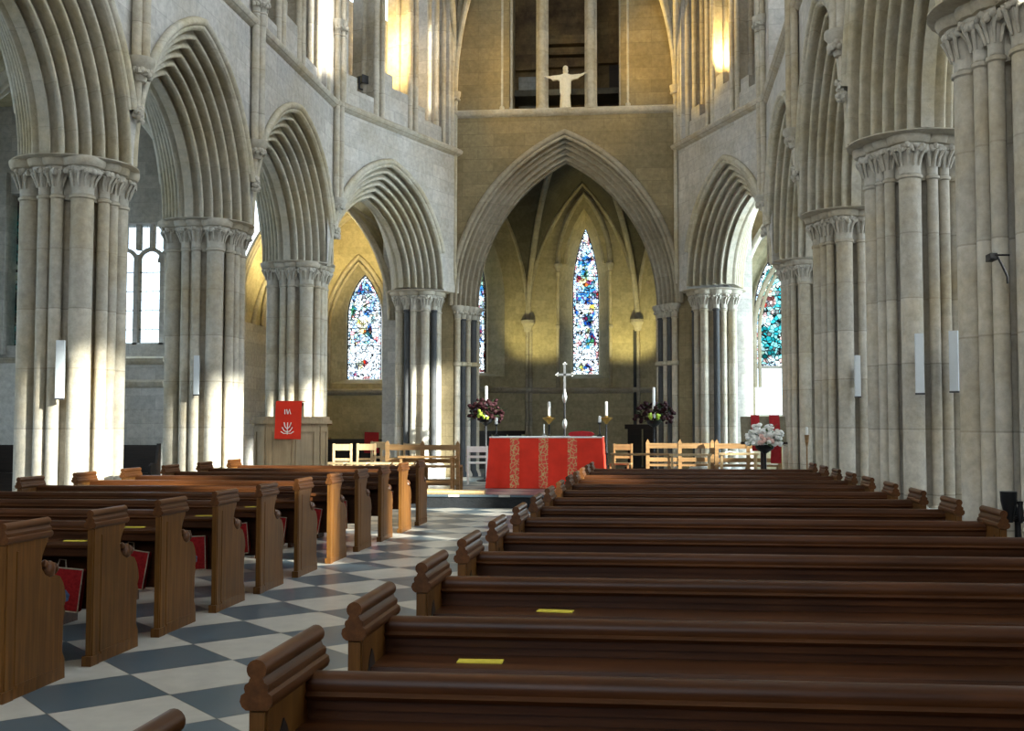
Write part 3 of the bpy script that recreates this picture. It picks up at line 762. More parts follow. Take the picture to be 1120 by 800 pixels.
MB().box(x0, x1, YW + .2, YW + .215, z0, z1).build('leaded_glass', CLEAR, o)
t = MB()
for k in range(5):
    xm = -12.5 + .6 * k + .0 + .3 - .1
for xm in (-12.18, -11.9 + .6 * 0, -11.3, -10.7):
    t.box(xm - .05, xm + .05, YW + .1, YW + .3, z0, 5.2)
for xc_ in (-11.6, -11.0, -10.4 - .12):
    t.tube([(xc_ + x, YW + .2, z) for x, z in arc_pts(.28, .30, 0, 5.02, 8)], .05, 6)
for xm in (-12.2, -11.6, -11.28, -10.97, -10.66):
    t.box(xm - .04, xm + .04, YW + .12, YW + .28, 5.3, z1)
t.box(x0, x1, YW + .1, YW + .3, z0 - .06, z0 + .06)
t.build('tracery', STONE, o)
l = MB()
zz = z0 + .35
while zz < 5.2: l.box(x0, x1, YW + .19, YW + .225, zz - .008, zz + .008); zz += .42
l.build('lead_bars', LEAD, o)
wn[0] += 1
o = bpy.data.objects.new('window_%d' % wn[0], None); COL.objects.link(o); o['kind'] = 'structure'
MB().box(-14.12, -13.83, YW + .2, YW + .215, 3.2, 6.55).build('stained_glass', SG2, o)
string((-16.2, YW), (-10.5, YW), 2.35, -.1, 'trim_9'); string((-16.2, YW), (-10.5, YW), 2.85, -.1, 'trim_9')
struct(MB().box(-14.7, -13.7, YW - .42, YW - .1, 0, 2.8).build('trim_10', PALE))
# dark oak settles along the foot of that wall
def settle(xa, xb, y, label):
    r_ = empty('oak_settle', ((xa + xb) / 2, y, 0), 0, label=label, cat='bench', group='dark settles in the left aisle')
    h_ = (xb - xa) / 2
    MB().box(-h_, h_, .38, .44, .1, 1.05).build('backrest', DARKW, r_); MB().box(-h_, h_, 0, .4, .42, .47).build('seat', DARKW, r_)
    for s in (-1, 1): MB().prism([(0, 0), (0, .62), (.1, .68), (.3, .66), (.38, 1.08), (.46, 1.08), (.46, 0)], 0, s * h_ - .03, s * h_ + .03).build('bench_end', DARKW, r_)
    MB().box(-h_, h_, .02, .05, .05, .42).build('front_panel', DARKW, r_)
settle(-12.3, -10.5, YW - .75, 'dark oak settle under the bright leaded window, between two left piers')
settle(-14.6, -12.6, YW - .95, 'dark oak settle at the far left edge, beside the nearest sunlit pier')
# outer walls, aisle ceilings
def outer_wall(name, X, y0, y1, zt, wins, mat=STONE, th=.3):
    b = MB(); cur = y0
    for yc, w, za, zb in wins:
        b.box(X - th, X + th, cur, yc - w, 0, zt); b.box(X - th, X + th, yc - w, yc + w, 0, za); b.box(X - th, X + th, yc - w, yc + w, zb, zt); cur = yc + w
    b.box(X - th, X + th, cur, y1, 0, zt)
    for yc, w, za, zb in wins:
        wn[0] += 1; o = bpy.data.objects.new('window_%d' % wn[0], None); COL.objects.link(o); o.location = (X, yc, 0); o.rotation_euler.z = PI / 2; o['kind'] = 'structure'
        MB().box(-w, w, -.006, .006, za, zb).build('leaded_glass', CLEAR, o)
    return struct(b.build(name, mat))
outer_wall('wall_north_aisle', -16.0, -9, 23.3, 8.6, [(y, .9, 2.2, 7.2) for y in (2, 7, 12, 17)])
struct(MB().box(-16.3, -7.6, -9, 23.2, 8.5, 8.7).build('ceiling', PLAST))
struct(MB().box(-12.5, -6.6, 23.2, 32, 8.5, 8.7).build('ceiling', PLAST))
struct(MB().box(2.9, 8, -9, 32, 8.5, 8.7).build('ceiling', PLAST))
# aisle vault ribs seen through the left arches
ribn = MB()
def aisle_ribs(ya, yb, xa=-7.5, xb=-12.2):
    b = MB(); cxm, cym = (xa + xb) / 2, (ya + yb) / 2
    for px, py in ((xa, ya), (xa, yb), (xb, ya), (xb, yb)):
        b.tube(rib_path((px, py, 4.6), (cxm, cym, 8.2)), .09, 8)
    b.tube([(xa + (xb - xa) * (x + 1) / 2, ya, z) for x, z in arc_pts(1, 3.2, 0, 4.6, 14)], .12, 8)
    struct(b.build('trim_11', MOULD, None, 60))
for a, c in zip(YN[1:5], YN[2:6]): aisle_ribs(a, c)
# vault webs of the left aisle
for ya, yb in zip(YN[1:5], YN[2:6]):
    b = MB(); xa, xb = -7.5, -12.2; cm = ((xa + xb) / 2, (ya + yb) / 2, 8.3)
    for (p, q) in (((xa, ya), (xb, ya)), ((xb, ya), (xb, yb)), ((xb, yb), (xa, yb)), ((xa, yb), (xa, ya))):
        L_ = math.hypot(q[0] - p[0], q[1] - p[1]); A = arc_pts(L_ / 2, 3.3, 0, 4.7, 12); n_ = len(A)
        pa, pb = rib_path((*p, 4.7), cm, n=(n_ - 1) // 2), rib_path((*q, 4.7), cm, n=(n_ - 1) // 2)
        D = pa + pb[-2::-1]
        W = [(p[0] + (q[0] - p[0]) * (x + L_ / 2) / L_, p[1] + (q[1] - p[1]) * (x + L_ / 2) / L_, z) for x, z in A]
        b.grid([[tuple(W[i][j] * (1 - t) + D[i][j] * t for j in range(3)) for i in range(n_)] for t in (0, .25, .5, .75, 1)])
    struct(b.build('ceiling', PLAST, None, 60))
# south aisle outer wall (unseen windows set and cut to shape the low sun) and far walls
outer_wall('wall_south_aisle', 7.7, -9, 31.6, 8.6, [(3.88, .58, 5.0, 7.7), (4.86, .4, 3.9, 7.7), (8.2, .8, 3.7, 7.5), (12.35, .8, 3.6, 7.6), (17.4, .9, 3.1, 7.6), (24.3, .9, 2.2, 6.2)])
# west end behind the camera
b = MB(); b.box(-16.3, 8, -9.4, -9, 0, 3.2); b.box(-16.3, -5, -9.4, -9, 3.2, 17); b.box(.8, 8, -9.4, -9, 3.2, 17); b.box(-5, .8, -9.4, -9, 13, 17)
struct(b.build('wall_west', STONE))
b = MB().prism([(XN - .8, 16.2), (XC, 18.5), (XS + .8, 16.2), (XS + .8, 16.5), (XC, 18.8), (XN - .8, 16.5)], 1, -9.4, 27.5)
struct(b.build('ceiling', PLAST))
b = MB().box(XN - HT, XN + HT, -9, 8.8, 8, 16.4); b.box(XS - HT, XS + HT, -9, 8.7, 8, 11.0).box(XS - HT, XS + HT, -9, 8.7, 14.2, 16.4)
for y in (-9, -3.2, 1.8, 6.4): b.box(XS - HT, XS + HT, y, y + 1.6, 11, 14.2)
struct(b.build('wall_upper', STONE))

# ------------------------------------------------------------------ floor and sanctuary steps
struct(MB().box(-16.3, 8, -9.4, 35, -.2, 0).build('floor', FLOOR))
YST = 19.55
b = MB().box(-6.9, 2.6, YST, 33.9, 0.001, .20)
struct(b.build('floor_2', DARKST))
struct(MB().box(-6.9, 2.6, YST - .03, 33.9, .20, .24).build('floor_3', FLOOR))

# ------------------------------------------------------------------ pews
def build_pew(L):
    root = empty('church_pew', (0, 0, 0))
    def P(mb, n, m, par=root, ang=38): return mb.build(n, m, par, ang)
    side = [(0, 0), (0, .86), (.40, .86), (.395, .83), (.365, .79), (.34, .75), (.33, .71), (.34, .67), (.375, .635), (.43, .612), (.48, .622), (.535, .605), (.57, .565), (.595, .51), (.605, .46), (.585, .42), (.598, .39), (.58, .35), (.575, .16), (.605, .11), (.61, 0)]
    T_ = .046
    for x0, sg in ((0, -1), (L - T_, 1)):
        e = P(MB().prism(side, 0, x0, x0 + T_), 'bench_end', WOODZ)
        xm = x0 + T_ / 2
        cap = [(-.024, .846), (-.034, .854), (-.039, .866), (-.036, .880), (-.027, .886), (-.029, .896), (-.027, .904), (-.019, .909), (-.016, .917)]
        circ = [(.0235 * math.cos(a), .938 + .0235 * math.sin(a)) for a in [R(232) - i * R(284) / 14 for i in range(15)]]
        prof = cap + circ + [(-x, z) for x, z in cap[::-1]]
        P(MB().prism([(xm + x, z) for x, z in prof], 1, -.02, .425), 'cap_moulding', WOODY, e)
        f = MB().box(x0 - .008, x0 + T_ + .008, -.03, .07, 0, .06).box(x0 + .006, x0 + T_ - .006, -.012, 0, .06, .84)
        P(f, 'moulded_edge', WOODZ, e)
        xo = x0 if sg < 0 else x0 + T_
        f2 = MB().box(xo - .004, xo + .004, .085, .10, .07, .80).box(xo - .004, xo + .004, .10, .52, .055, .075)
        P(f2, 'applied_moulding', WOODZ, e)
        xi = x0 + T_ if sg < 0 else x0
        P(MB().prism([(.05, .45), (.05, .72), (.075, .775), (.10, .80), (.125, .775), (.15, .72), (.15, .45)], 0, xi - .003, xi + .003), 'niche_shade', DARKW, e)  # thin dark plate painting the shade inside an arched niche
        s = MB().ball((xm, .445, .655), .052, (.7, 1, 1), 10, 7, .2).ball((xm, .50, .655), .036, (.8, 1, 1), 8, 5, .25).ball((xm, .405, .69), .028, (.8, 1, 1), 8, 5, .25)
        P(s, 'carved_scroll', WOODY, e)
    r = MB(); pr = [(.272, .80), (.262, .812), (.272, .822), (.268, .838)] + [(.305 + .034 * math.cos(a), .843 + .024 * math.sin(a)) for a in [PI - i * PI / 8 for i in range(1, 9)]] + [(.34, .80)]
    P(r.prism(pr, 0, T_, L - T_), 'top_rail', WOODX)
    b_ = MB().box(T_, L - T_, .29, .32, .30, .81); b_.box(T_, L - T_, .28, .29, .775, .80)
    for k in range(1, 4): b_.box(L * k / 4 - .03, L * k / 4 + .03, .28, .29, .32, .70)
    P(b_, 'back_panel', WOODX)
    lg = MB().prism([(.085, .715), (.08, .732), (.088, .745), (.29, .748), (.29, .722)], 0, T_, L - T_); lg.box(T_, L - T_, .11, .125, .66, .72)
    P(lg, 'book_ledge', WOODX)
    P(MB().prism([(.30, .43), (.30, .46), (.62, .465), (.64, .45), (.62, .43)], 0, T_, L - T_), 'seat', WOODX)
    P(MB().box(L * .33, L * .33 + .04, .33, .58, 0, .43).box(L * .67, L * .67 + .04, .33, .58, 0, .43).box(L * .33, L * .67, .35, .38, .36, .43), 'seat_support', WOODX)
    return root
PEWL = 2.92
left_y = [5.70, 6.63, 7.57, 8.58, 9.56, 10.6, 11.68, 12.78, 13.88, 15.0, 16.1]
right_y = [1.62, 2.5, 3.32, 4.28, 5.18, 6.14, 7.18, 8.2, 9.25, 10.3, 11.4, 12.4, 13.4, 14.4, 15.4]
ordn = ['first', 'second', 'third', 'fourth', 'fifth', 'sixth', 'seventh', 'eighth', 'ninth', 'tenth', 'eleventh', 'twelfth', 'thirteenth', 'fourteenth', 'fifteenth']
base = build_pew(PEWL); baser = build_pew(3.1)
pl = {0: 'nearest dark oak pew of the left block, cut by the left edge', 6: 'dark oak pew of the left block whose end catches a bright strip of sun', 10: 'frontmost pew of the left block, next to the sanctuary step'}
prr = {0: 'nearest right pew, only its rounded end cap showing at the bottom edge', 1: 'dark oak pew crossing the bottom right, its whole end cap in view', 2: 'dark oak right pew with a yellow card, second one fully in view', 14: 'frontmost pew of the right block, beside the red altar'}
pewsL, pewsR = [], []
for i, y in enumerate(left_y):
    o = base if i == 0 else copy_tree(base)
    o.location = (-3.49 - PEWL, y, 0)
    tag(o, pl.get(i, 'dark oak pew in the left block, %s row counted from the front camera side' % ordn[i]).replace('front camera side', 'near end'), 'pew', 'pews in the left block'); pewsL.append(o)
for i, y in enumerate(right_y):
    o = baser if i == 0 else copy_tree(baser); o.location = (-.935, y, 0)
    tag(o, prr.get(i, 'dark oak pew in the right block, %s row counted from the near end' % ordn[i]), 'pew', 'pews in the right block'); pewsR.append(o)

# kneelers hanging under the ledges of the left pews
def build_kneeler():
    r_ = empty('kneeler', (0, 0, 0))
    b = MB(); w, h_, d = .155, .135, .028
    pts = [(-w, -h_), (w, -h_), (w, h_), (-w, h_)]
    b.prism([(-w + .01, -h_), (w - .01, -h_), (w, -h_ + .01), (w, h_ - .01), (w - .01, h_), (-w + .01, h_), (-w, h_ - .01), (-w, -h_ + .01)], 1, -d, d)
    b.build('cushion', REDC, r_)
    p = MB().tube([(-w, -d, -h_), (w, -d, -h_), (w, -d, h_), (-w, -d, h_), (-w, -d, -h_)], .006, 6); p.build('piping', CREAMW, r_)
    mo = MB().prism([(-.09, -.085), (.02, -.09), (.085, -.07), (.09, -.03), (.06, .0), (.03, -.01), (.0, .03), (-.03, .045), (-.05, .02), (-.075, .0), (-.10, -.03)], 1, -d - .003, -d + .001); mo.build('woven_motif', BLUEW, r_)
    p = MB().tube([(-.03, 0, h_), (-.02, .0, h_ + .05), (.02, 0, h_ + .05), (.03, 0, h_)], .005, 6); p.build('hanging_loop', CREAMW, r_)
    return r_
kb = build_kneeler(); kl = []
for i in range(1, 11):
    for q, xx in enumerate((-3.83, -4.68)):
        o = kb if not kl else copy_tree(kb)
        o.location = (xx - .012 * (i % 3), left_y[i] + .22,   .45 - .012 * (i % 2)); o.rotation_euler = (R(-4), R((-6, 5, 8, -3)[(i + q) % 4]), R(3))
        lab = 'red kneeler with blue motif hung behind the %s left pew, %s' % (ordn[i], 'by the aisle' if q == 0 else 'further inside')
        tag(o, lab, 'kneeler', 'red kneelers hung behind the left pews'); kl.append(o)
# yellow cards on ledges
def card(x, y, rz, label):
    o = MB().prism([(-.072, -.022), (.072, -.027), (.074, .022), (-.07, .025)], 2, 0, .004).build('service_card', YELLOW, None); o.location = (x, y, .7465); o.rotation_euler.z = rz
    tag(o, label, 'card', 'yellow cards on pew ledges')
card(-.56, right_y[2] + .19, R(3), 'yellow card on the ledge of the second full right pew, lowest in photo')
card(-.41, right_y[3] + .19, R(-4), 'yellow card on the ledge of the third full right pew, middle one')
card(-.80, right_y[4] + .19, R(2), 'yellow card beside the end of the fourth full right pew')
for i, xx in ((1, -3.72), (2, -3.78), (3, -3.68), (4, -3.64)):
    card(xx, left_y[i] + .19, R(5 * i), 'yellow card on the ledge of the %s left pew from the near end' % ordn[i])

# ------------------------------------------------------------------ altar
ZP = .24
AX, AY = -2.14, 21.75
r_ = empty('altar', (AX, AY, ZP), 0, label='altar block hidden beneath the red frontal, in the middle of the sanctuary', cat='altar')
MB().box(-1.04, 1.04, -.36, .36, 0, .985).build('table_body', MIDW, r_); MB().box(-1.08, 1.08, -.40, .40, .985, 1.0).build('table_top', MIDW, r_)
r_ = empty('altar_frontal', (AX, AY, ZP), 0, label='bright red altar cloth with three gold embroidered bands', cat='altar cloth')
def cloth():
    loop = []
    per = []
    nx, ny = 60, 24
    for i in range(nx): per.append((-1 + 2 * i / nx, -1, 0))
    for i in range(ny): per.append((1, -1 + 2 * i / ny, 1))
    for i in range(nx): per.append((1 - 2 * i / nx, 1, 0))
    for i in range(ny): per.append((-1, 1 - 2 * i / ny, 1))
    rows = []
    for k in range(13):
        t = k / 12; z = 1.004 - t * .995; row = []
        for u, v, s in per:
            corner = max(0, min(abs(u), abs(v)) - .86) / .14
            fl = t * (.025 + .05 * corner) + t * .014 * math.sin(u * 17 + 1.3) * (0 if s else 1) + t * .02 * math.sin(v * 13) * (1 if s else 0)
            hx, hy = 1.09 + fl, .41 + fl
            row.append((u * hx, v * hy, z))
        rows.append(row)
    b = MB().grid(rows, True); n_ = len(per); b.add([(x, y, z) for x, y, z in rows[0]], [tuple(range(n_))])
    return b
cloth().build('cloth', RED, r_, 60)
MB().box(-1.095, 1.095, -.415, .415, 1.005, 1.012).box(-1.1, 1.1, -.42, -.415, .985, 1.012).build('white_linen_top', WHITE, r_)
for bx in (-.60, -.04, .52):
    rows = []
    for k in range(13):
        t = k / 12; z = .985 - t * .97
        rows.append([(bx + q * .09, -(.41 + t * (.025) + t * .014 * math.sin((bx + q * .1) / 1.09 * 17 + 1.3)) - .006, z) for q in (-1, -.6, -.2, .2, .6, 1)])
    MB().grid(rows).build('embroidered_band', GOLD, r_, 60)
zt = ZP + 1.013
def candlestick(x, y, z, h, label, stick=IRON, candle=.10, r=.022, base=.05):
    c = empty('candlestick', (x, y, z), 0, label=label, cat='candlestick')
    MB().lathe(0, 0, [(base, 0), (base, .015), (base * .5, .03), (.013, .05), (.018, h * .35), (.012, h * .4), (.012, h * .85), (r + .012, h * .92), (r + .02, h)], 12).build('stem', stick, c)
    MB().lathe(0, 0, [(r, h), (r, h + candle), (r * .5, h + candle + .008)], 10).build('candle', WHITE, c)
    return c
candlestick(-3.13, AY - .2, zt, .24, 'black altar candlestick with white candle on left end of the red altar', base=.06, r=.025, candle=.12)
candlestick(-1.10, AY - .2, zt, .27, 'black altar candlestick with white candle on right end of the red altar', base=.06, r=.025, candle=.12)
o = MB().prism([(-.2, 0), (-.26, .04), (-.2, .085), (0, .105), (.2, .085), (.26, .04), (.2, 0)], 1, -.12, .12).build('altar_cushion', REDD); o.location = (-1.47, AY - .05, zt); tag(o, 'plump red cushion lying on the right half of altar top', 'cushion')
o = candlestick(-2.22, AY + .1, zt, .05, 'small white taper in a low holder on altar top, centre left', SILVER, .18, .012, .045)
# processional cross behind the altar
c = empty('standing_cross', (-1.93, 23.3, ZP), 0, label='tall silver cross on a dark pole standing behind the altar', cat='cross')
MB().lathe(0, 0, [(.22, 0), (.22, .04), (.1, .08), (.022, .12), (.022, 1.8)], 12).build('pole', IRON, c)
MB().lathe(0, 0, [(.022, 1.15), (.045, 1.19), (.055, 1.25), (.045, 1.32), (.022, 1.36)], 12).build('knop', SILVER, c)
MB().lathe(0, 0, [(.022, 1.7), (.05, 1.76), (.055, 1.84), (.03, 1.92), (.022, 1.98)], 12).build('upper_knop', SILVER, c)
cr = MB().box(-.022, .026, -.014, .014, 1.95, 2.52).box(-.15, .15, -.014, .014, 2.275, 2.32)
for px, pz in ((-.155, 2.298), (.155, 2.298), (0, 2.52)):
    for dx, dz in ((-.03, 0), (.03, 0), (0, .03), (0, -.03)): cr.lathe(0, 0, [(0.001, 0)] * 1 + [(.001, .0)], 3) if False else cr.ball((px + dx, 0, pz + dz), .022, (1, .6, 1), 8, 5)
cr.build('cross_head', SILVER, c)
for x, l in ((-2.28, 'left'), (-1.06, 'right')):
    c = empty('standing_candlestick', (x, 23.5, ZP), 0, label='tall brass standing candlestick %s of the silver cross behind altar' % l, cat='candlestick', group='standing candlesticks behind the altar')
    MB().lathe(0, 0, [(.16, 0), (.16, .03), (.04, .08), (.02, .14), (.02, .6), (.04, .64), (.02, .68), (.02, 1.28)], 12).build('pole', IRON, c)
    MB().lathe(0, 0, [(.02, 1.25), (.06, 1.30), (.13, 1.36), (.14, 1.39), (.05, 1.40), (.035, 1.43)], 14).build('drip_pan', BRASS, c)
    MB().lathe(0, 0, [(.03, 1.42), (.03, 1.72), (.012, 1.73)], 10).build('candle', WHITE, c)
# flower pedestals
def flowers(x, y, z0, label, ht, wd, petals, accents, leaf=LEAF, seed=1, candle=True, stand=IRON):
    rnd = random.Random(seed)
    f = empty('flower_pedestal', (x, y, z0), 0, label=label, cat='flower arrangement')
    MB().lathe(0, 0, [(.2, 0), (.2, .03), (.05, .06), (.025, .1), (.025, ht - .2), (.14, ht - .12), (.16, ht - .05)], 12).build('pedestal', stand, f)
    fl = MB(); lf = MB(); ac = MB()
    for k in range(170):
        a = rnd.uniform(0, 2 * PI); e = rnd.uniform(-.35, 1.2); q = rnd.uniform(.45, 1)
        p = (wd * q * math.cos(a) * math.cos(e), wd * .8 * q * math.sin(a) * math.cos(e), ht + .02 + wd * .85 * q * math.sin(e))
        if k % 3 == 0:
            d = Vector((math.cos(a), math.sin(a), math.sin(e))).normalized(); u = d.cross(Vector((0, 0, 1))).normalized() * .03
            P_ = Vector(p); lf.add([P_ - d * .07, P_ + u, P_ + d * .1, P_ - u, P_ + Vector((0, 0, .012))], [(0, 1, 4), (1, 2, 4), (2, 3, 4), (3, 0, 4)])
        else: fl.ball(p, rnd.uniform(.03, .055), (1, 1, .8), 7, 5, .6)
    for k in range(9): ac.ball((rnd.uniform(-.11, .11), -wd * .6 - rnd.uniform(0, .1), ht + rnd.uniform(-.04, .12)), rnd.uniform(.03, .045), (1, 1, 1), 7, 5, .5)
    lf.build('leaves', leaf, f); fl.build('blooms', petals, f, 60); ac.build('accent_sprays', accents, f, 60)
    if candle: MB().lathe(0, .05, [(.03, ht), (.03, ht + .66), (.012, ht + .67)], 10).build('candle', WHITE, f)
flowers(-3.72, 24.0, ZP, 'dark red flowers with lime centre on tall black stand, left of altar', 1.42, .47, DRED, LIME, seed=3)
flowers(-.06, 24.0, ZP, 'dark red flowers with lime centre on tall black stand, right of altar', 1.38, .45, DRED, LIME, seed=5)
# dark panelling low on the right of the apse
r_ = empty('dark_screen', (.05, 30.6, 0), R(-20), label='low black oak screen standing at the right side of the apse', cat='screen')
for k in range(4): MB().box(-.9 + k * .46, -.9 + k * .46 + .4, -.02, .02, .3, 1.35).build('panel', DARKW, r_)
MB().box(-.98, .98, -.04, .04, 1.35, 1.48).build('top_rail', DARKW, r_); MB().box(-.98, .98, -.04, .04, 0, .3).build('bottom_rail', DARKW, r_)
r_ = empty('dark_screen', (-4.6, 30.9, 0), R(30), label='low black oak screen standing at the left side of the apse', cat='screen')
for k in range(4): MB().box(-.9 + k * .46, -.9 + k * .46 + .4, -.02, .02, .3, 1.2).build('panel', DARKW, r_)
MB().box(-.98, .98, -.04, .04, 1.2, 1.3).build('top_rail', DARKW, r_); MB().box(-.98, .98, -.04, .04, 0, .3).build('bottom_rail', DARKW, r_)

# ------------------------------------------------------------------ sanctuary furniture
def oak_bench(x, y, z, L, rz, label, mat=MIDW, back=.86, mid=True):
    r_ = empty('oak_bench', (x, y, z), rz, label=label, cat='bench'); h_ = L / 2
    xs = (-h_, 0, h_) if mid else (-h_, h_)
    for xx in xs:
        MB().box(xx - .035, xx + .035, .36, .42, 0, back).prism([(xx - .035, back), (xx, back + .06), (xx + .035, back)], 1, .36, .42).build('back_post', mat, r_)
        MB().box(xx - .03, xx + .03, 0, .06, 0, .44).build('leg', mat, r_)
    MB().box(-h_, h_, .37, .41, back - .12, back - .02).build('top_rail', mat, r_)
    MB().box(-h_, h_, .375, .405, .52, .60).build('middle_rail', mat, r_)
    MB().box(-h_ - .02, h_ + .02, -.02, .4, .43, .47).build('seat', mat, r_); MB().box(-h_, h_, .02, .05, .08, .2).build('stretcher', mat, r_)
def oak_chair(x, y, z, rz, label, mat=LIGHTW, back=.86, w=.19, group=None):
    r_ = empty('oak_chair', (x, y, z), rz, label=label, cat='chair', group=group)
    for sx in (-1, 1):
        MB().box(sx * w - .018, sx * w + .018, -.20, -.165, 0, back).build('leg', mat, r_)
        MB().box(sx * w - .018, sx * w + .018, .165, .20, 0, .44).build('leg', mat, r_)
    MB().box(-w, w, -.195, -.17, back - .13, back - .01).build('backrest', mat, r_)
    MB().box(-w, w, -.19, -.175, .55, .6).build('back_rail', mat, r_)
    MB().box(-w - .02, w + .02, -.19, .21, .43, .46).build('seat', mat, r_)
    MB().box(-w, -w + .02, -.17, .17, .18, .21).box(w - .02, w, -.17, .17, .18, .21).build('stretcher', mat, r_)
    return r_
def desk(x, y, z, L, rz, label, mat=LIGHTW, h_=.68, group=None):
    r_ = empty('oak_desk', (x, y, z), rz, label=label, cat='desk', group=group)
    MB().box(-L / 2, L / 2, -.16, .16, h_ - .035, h_).build('desk_top', mat, r_)
    for sx in (-1, 1):
        for sy in (-1, 1): MB().box(sx * (L / 2 - .05) - .02, sx * (L / 2 - .05) + .02, sy * .12 - .02, sy * .12 + .02, 0, h_ - .035).build('leg', mat, r_)
    MB().box(-L / 2 + .05, L / 2 - .05, -.012, .012, .16, .2).build('stretcher', mat, r_)
oak_bench(-4.40, 21.0, ZP, 1.35, R(180), 'long mid-brown oak bench with back rails, left of the red altar', MIDW, .88)
desk(-4.25, 20.35, ZP, 1.05, 0, 'slim oak kneeling desk with pale sunlit legs before the left bench', MIDW, .66)
for k in range(4): oak_chair(-5.98 + k * .40, 20.9 + .25 * k, ZP, 0, 'pale oak chair behind the left pews, %s from the pulpit' % ordn[k], LIGHTW, .88, .17, 'pale chairs behind the left pews')
for k in range(4): desk(-5.95 + k * .42, 20.2 + .05 * k, ZP, .36, 0, 'small pale oak stool-desk before the chairs, %s from the pulpit' % ordn[k], LIGHTW, .54, 'small pale desks by the left chairs')
oak_chair(-3.72, 22.9, ZP, R(8), 'white-painted chair just left of the red altar', WHITE, .80, .20)
oak_chair(-5.6, 22.4, ZP, R(-10), 'pale chair behind the long left oak bench', LIGHTW, .9, .18)
def cushion(x, y, L, label, z=ZP, rz=0):
    o = MB().prism([(-.13, 0), (-.15, .03), (-.13, .065), (.13, .065), (.15, .03), (.13, 0)], 0, -L / 2, L / 2).build('long_kneeling_cushion', TAN); o.location = (x, y, z); o.rotation_euler.z = rz
    tag(o, label, 'cushion', 'tan cushions on the sanctuary step')
cushion(-4.35, 20.02, 1.25, 'long tan kneeling cushion on the step, rear left one')
cushion(-4.75, 19.68, 1.0, 'long tan kneeling cushion on the step, front one half hidden by pew'); cushion(-3.62, 19.68, 1.1, 'long tan kneeling cushion on step edge, front one nearest the altar')
desk(-.30, 21.0, ZP, 1.15, 0, 'long oak kneeling desk just right of the red altar', MIDW, .70)
oak_bench(.45, 22.2, ZP, 1.25, R(180), 'brown oak bench with back rails right of altar, nearer the flowers', MIDW, .9)
oak_bench(1.75, 22.0, ZP, 1.2, R(180), 'brown oak bench with back rails right of altar, beside the book stand', MIDW, .9)
desk(.62, 20.75, ZP, .78, 0, 'sunlit pale oak desk right of altar, left of the pair', LIGHTW, .70, 'pale desks right of altar'); desk(1.5, 20.75, ZP, .72, 0, 'sunlit pale oak desk right of altar, beside the flowers and book stand', LIGHTW, .72, 'pale desks right of altar')
o = MB().prism([(-.1, 0), (0, .02), (.1, 0), (.1, .012), (0, .032), (-.1, .012)], 1, -.07, .07).build('open_book', WHITE); o.location = (1.35, 20.75, ZP + .722); tag(o, 'white open book on the pale desk beside the book stand', 'book')
oak_chair(-.72, 22.6, ZP, R(170), 'plain oak chair half hidden behind the right end of altar', MIDW, .85, .18)

# pulpit
pu = empty('pulpit', (-6.33, 18.75, 0), 0, label='pale oak many-sided pulpit standing before a left pier', cat='pulpit')
def octa(r, ph=22.5): return [(r * math.cos(R(ph + 45 * k)), r * math.sin(R(ph + 45 * k))) for k in range(8)]
MB().prism(octa(.62), 2, .35, 1.5).build('drum', LIGHTP := wood_mat('pulpit_oak', (.34, .25, .15), (.42, .32, .20), (.48, .38, .25), 2, .5, .3), pu)
MB().prism(octa(.70), 2, 1.5, 1.56).prism(octa(.66), 2, 1.55, 1.62).build('cornice', LIGHTP, pu); MB().prism(octa(.665), 2, .30, .40).build('base_moulding', LIGHTP, pu)
MB().prism(octa(.45), 2, 0, .32).build('foot', LIGHTP, pu)
for k in range(8):
    a = R(45 * k); b = MB(); rr = .62 * math.cos(R(22.5)) + .008
    c_, s_ = math.cos(a), math.sin(a)
    def q(u, z, d=0): return ((rr + d) * c_ - u * s_, (rr + d) * s_ + u * c_, z)
    for (u0, u1, za, zb) in ((-.2, -.13, .45, 1.45), (.13, .2, .45, 1.45), (-.13, .13, .45, .54), (-.13, .13, 1.36, 1.45)):
        b.add([q(u0, za), q(u1, za), q(u1, zb), q(u0, zb), q(u0, za, .015), q(u1, za, .015), q(u1, zb, .015), q(u0, zb, .015)], [(0, 1, 2, 3), (7, 6, 5, 4), (0, 4, 5, 1), (1, 5, 6, 2), (2, 6, 7, 3), (3, 7, 4, 0)])
    b.build('panel_frame', LIGHTP, pu)
MB().prism([(-.34, 1.62), (-.62, 1.62), (-.60, 1.70), (-.36, 1.86)], 0, -.02, .34).build('book_rest', LIGHTP, pu)
pf = empty('pulpit_fall', (-6.33, 18.75, 0), 0, label='red pulpit fall with white embroidered plant, hanging over the pulpit', cat='cloth')
rows = [[(x, y, z) for x in (-.05, .02, .10, .18, .26, .34, .40)] for y, z in ((-.36, 1.88), (-.62, 1.885), (-.66, 1.86), (-.672, 1.7), (-.685, 1.5), (-.70, 1.32), (-.705, 1.25))]
MB().grid(rows).grid([[(x, y + .01, z - .01) for x, y, z in r] for r in rows]).build('cloth', RED, pf, 60)
e = MB()
def lw(pts, r=.008): e.tube([(x + .17, -.695 + (1.4 - z) * .0 - (.01 if z < 1.5 else -.006), z) for x, z in pts], r, 6)
lw([(0, 1.32), (0, 1.52)]); 
for s in (-1, 1):
    lw([(0, 1.36), (s * .05, 1.38), (s * .09, 1.44)]); lw([(0, 1.41), (s * .04, 1.45), (s * .06, 1.52)]); lw([(0, 1.34), (s * .06, 1.335), (s * .11, 1.37)])
lw([(-.05, 1.66), (-.05, 1.74)]); lw([(0, 1.66), (-.02, 1.74)]); lw([(0, 1.66), (.03, 1.74), (.05, 1.66)])
e.build('white_embroidery', WHITE, pf)
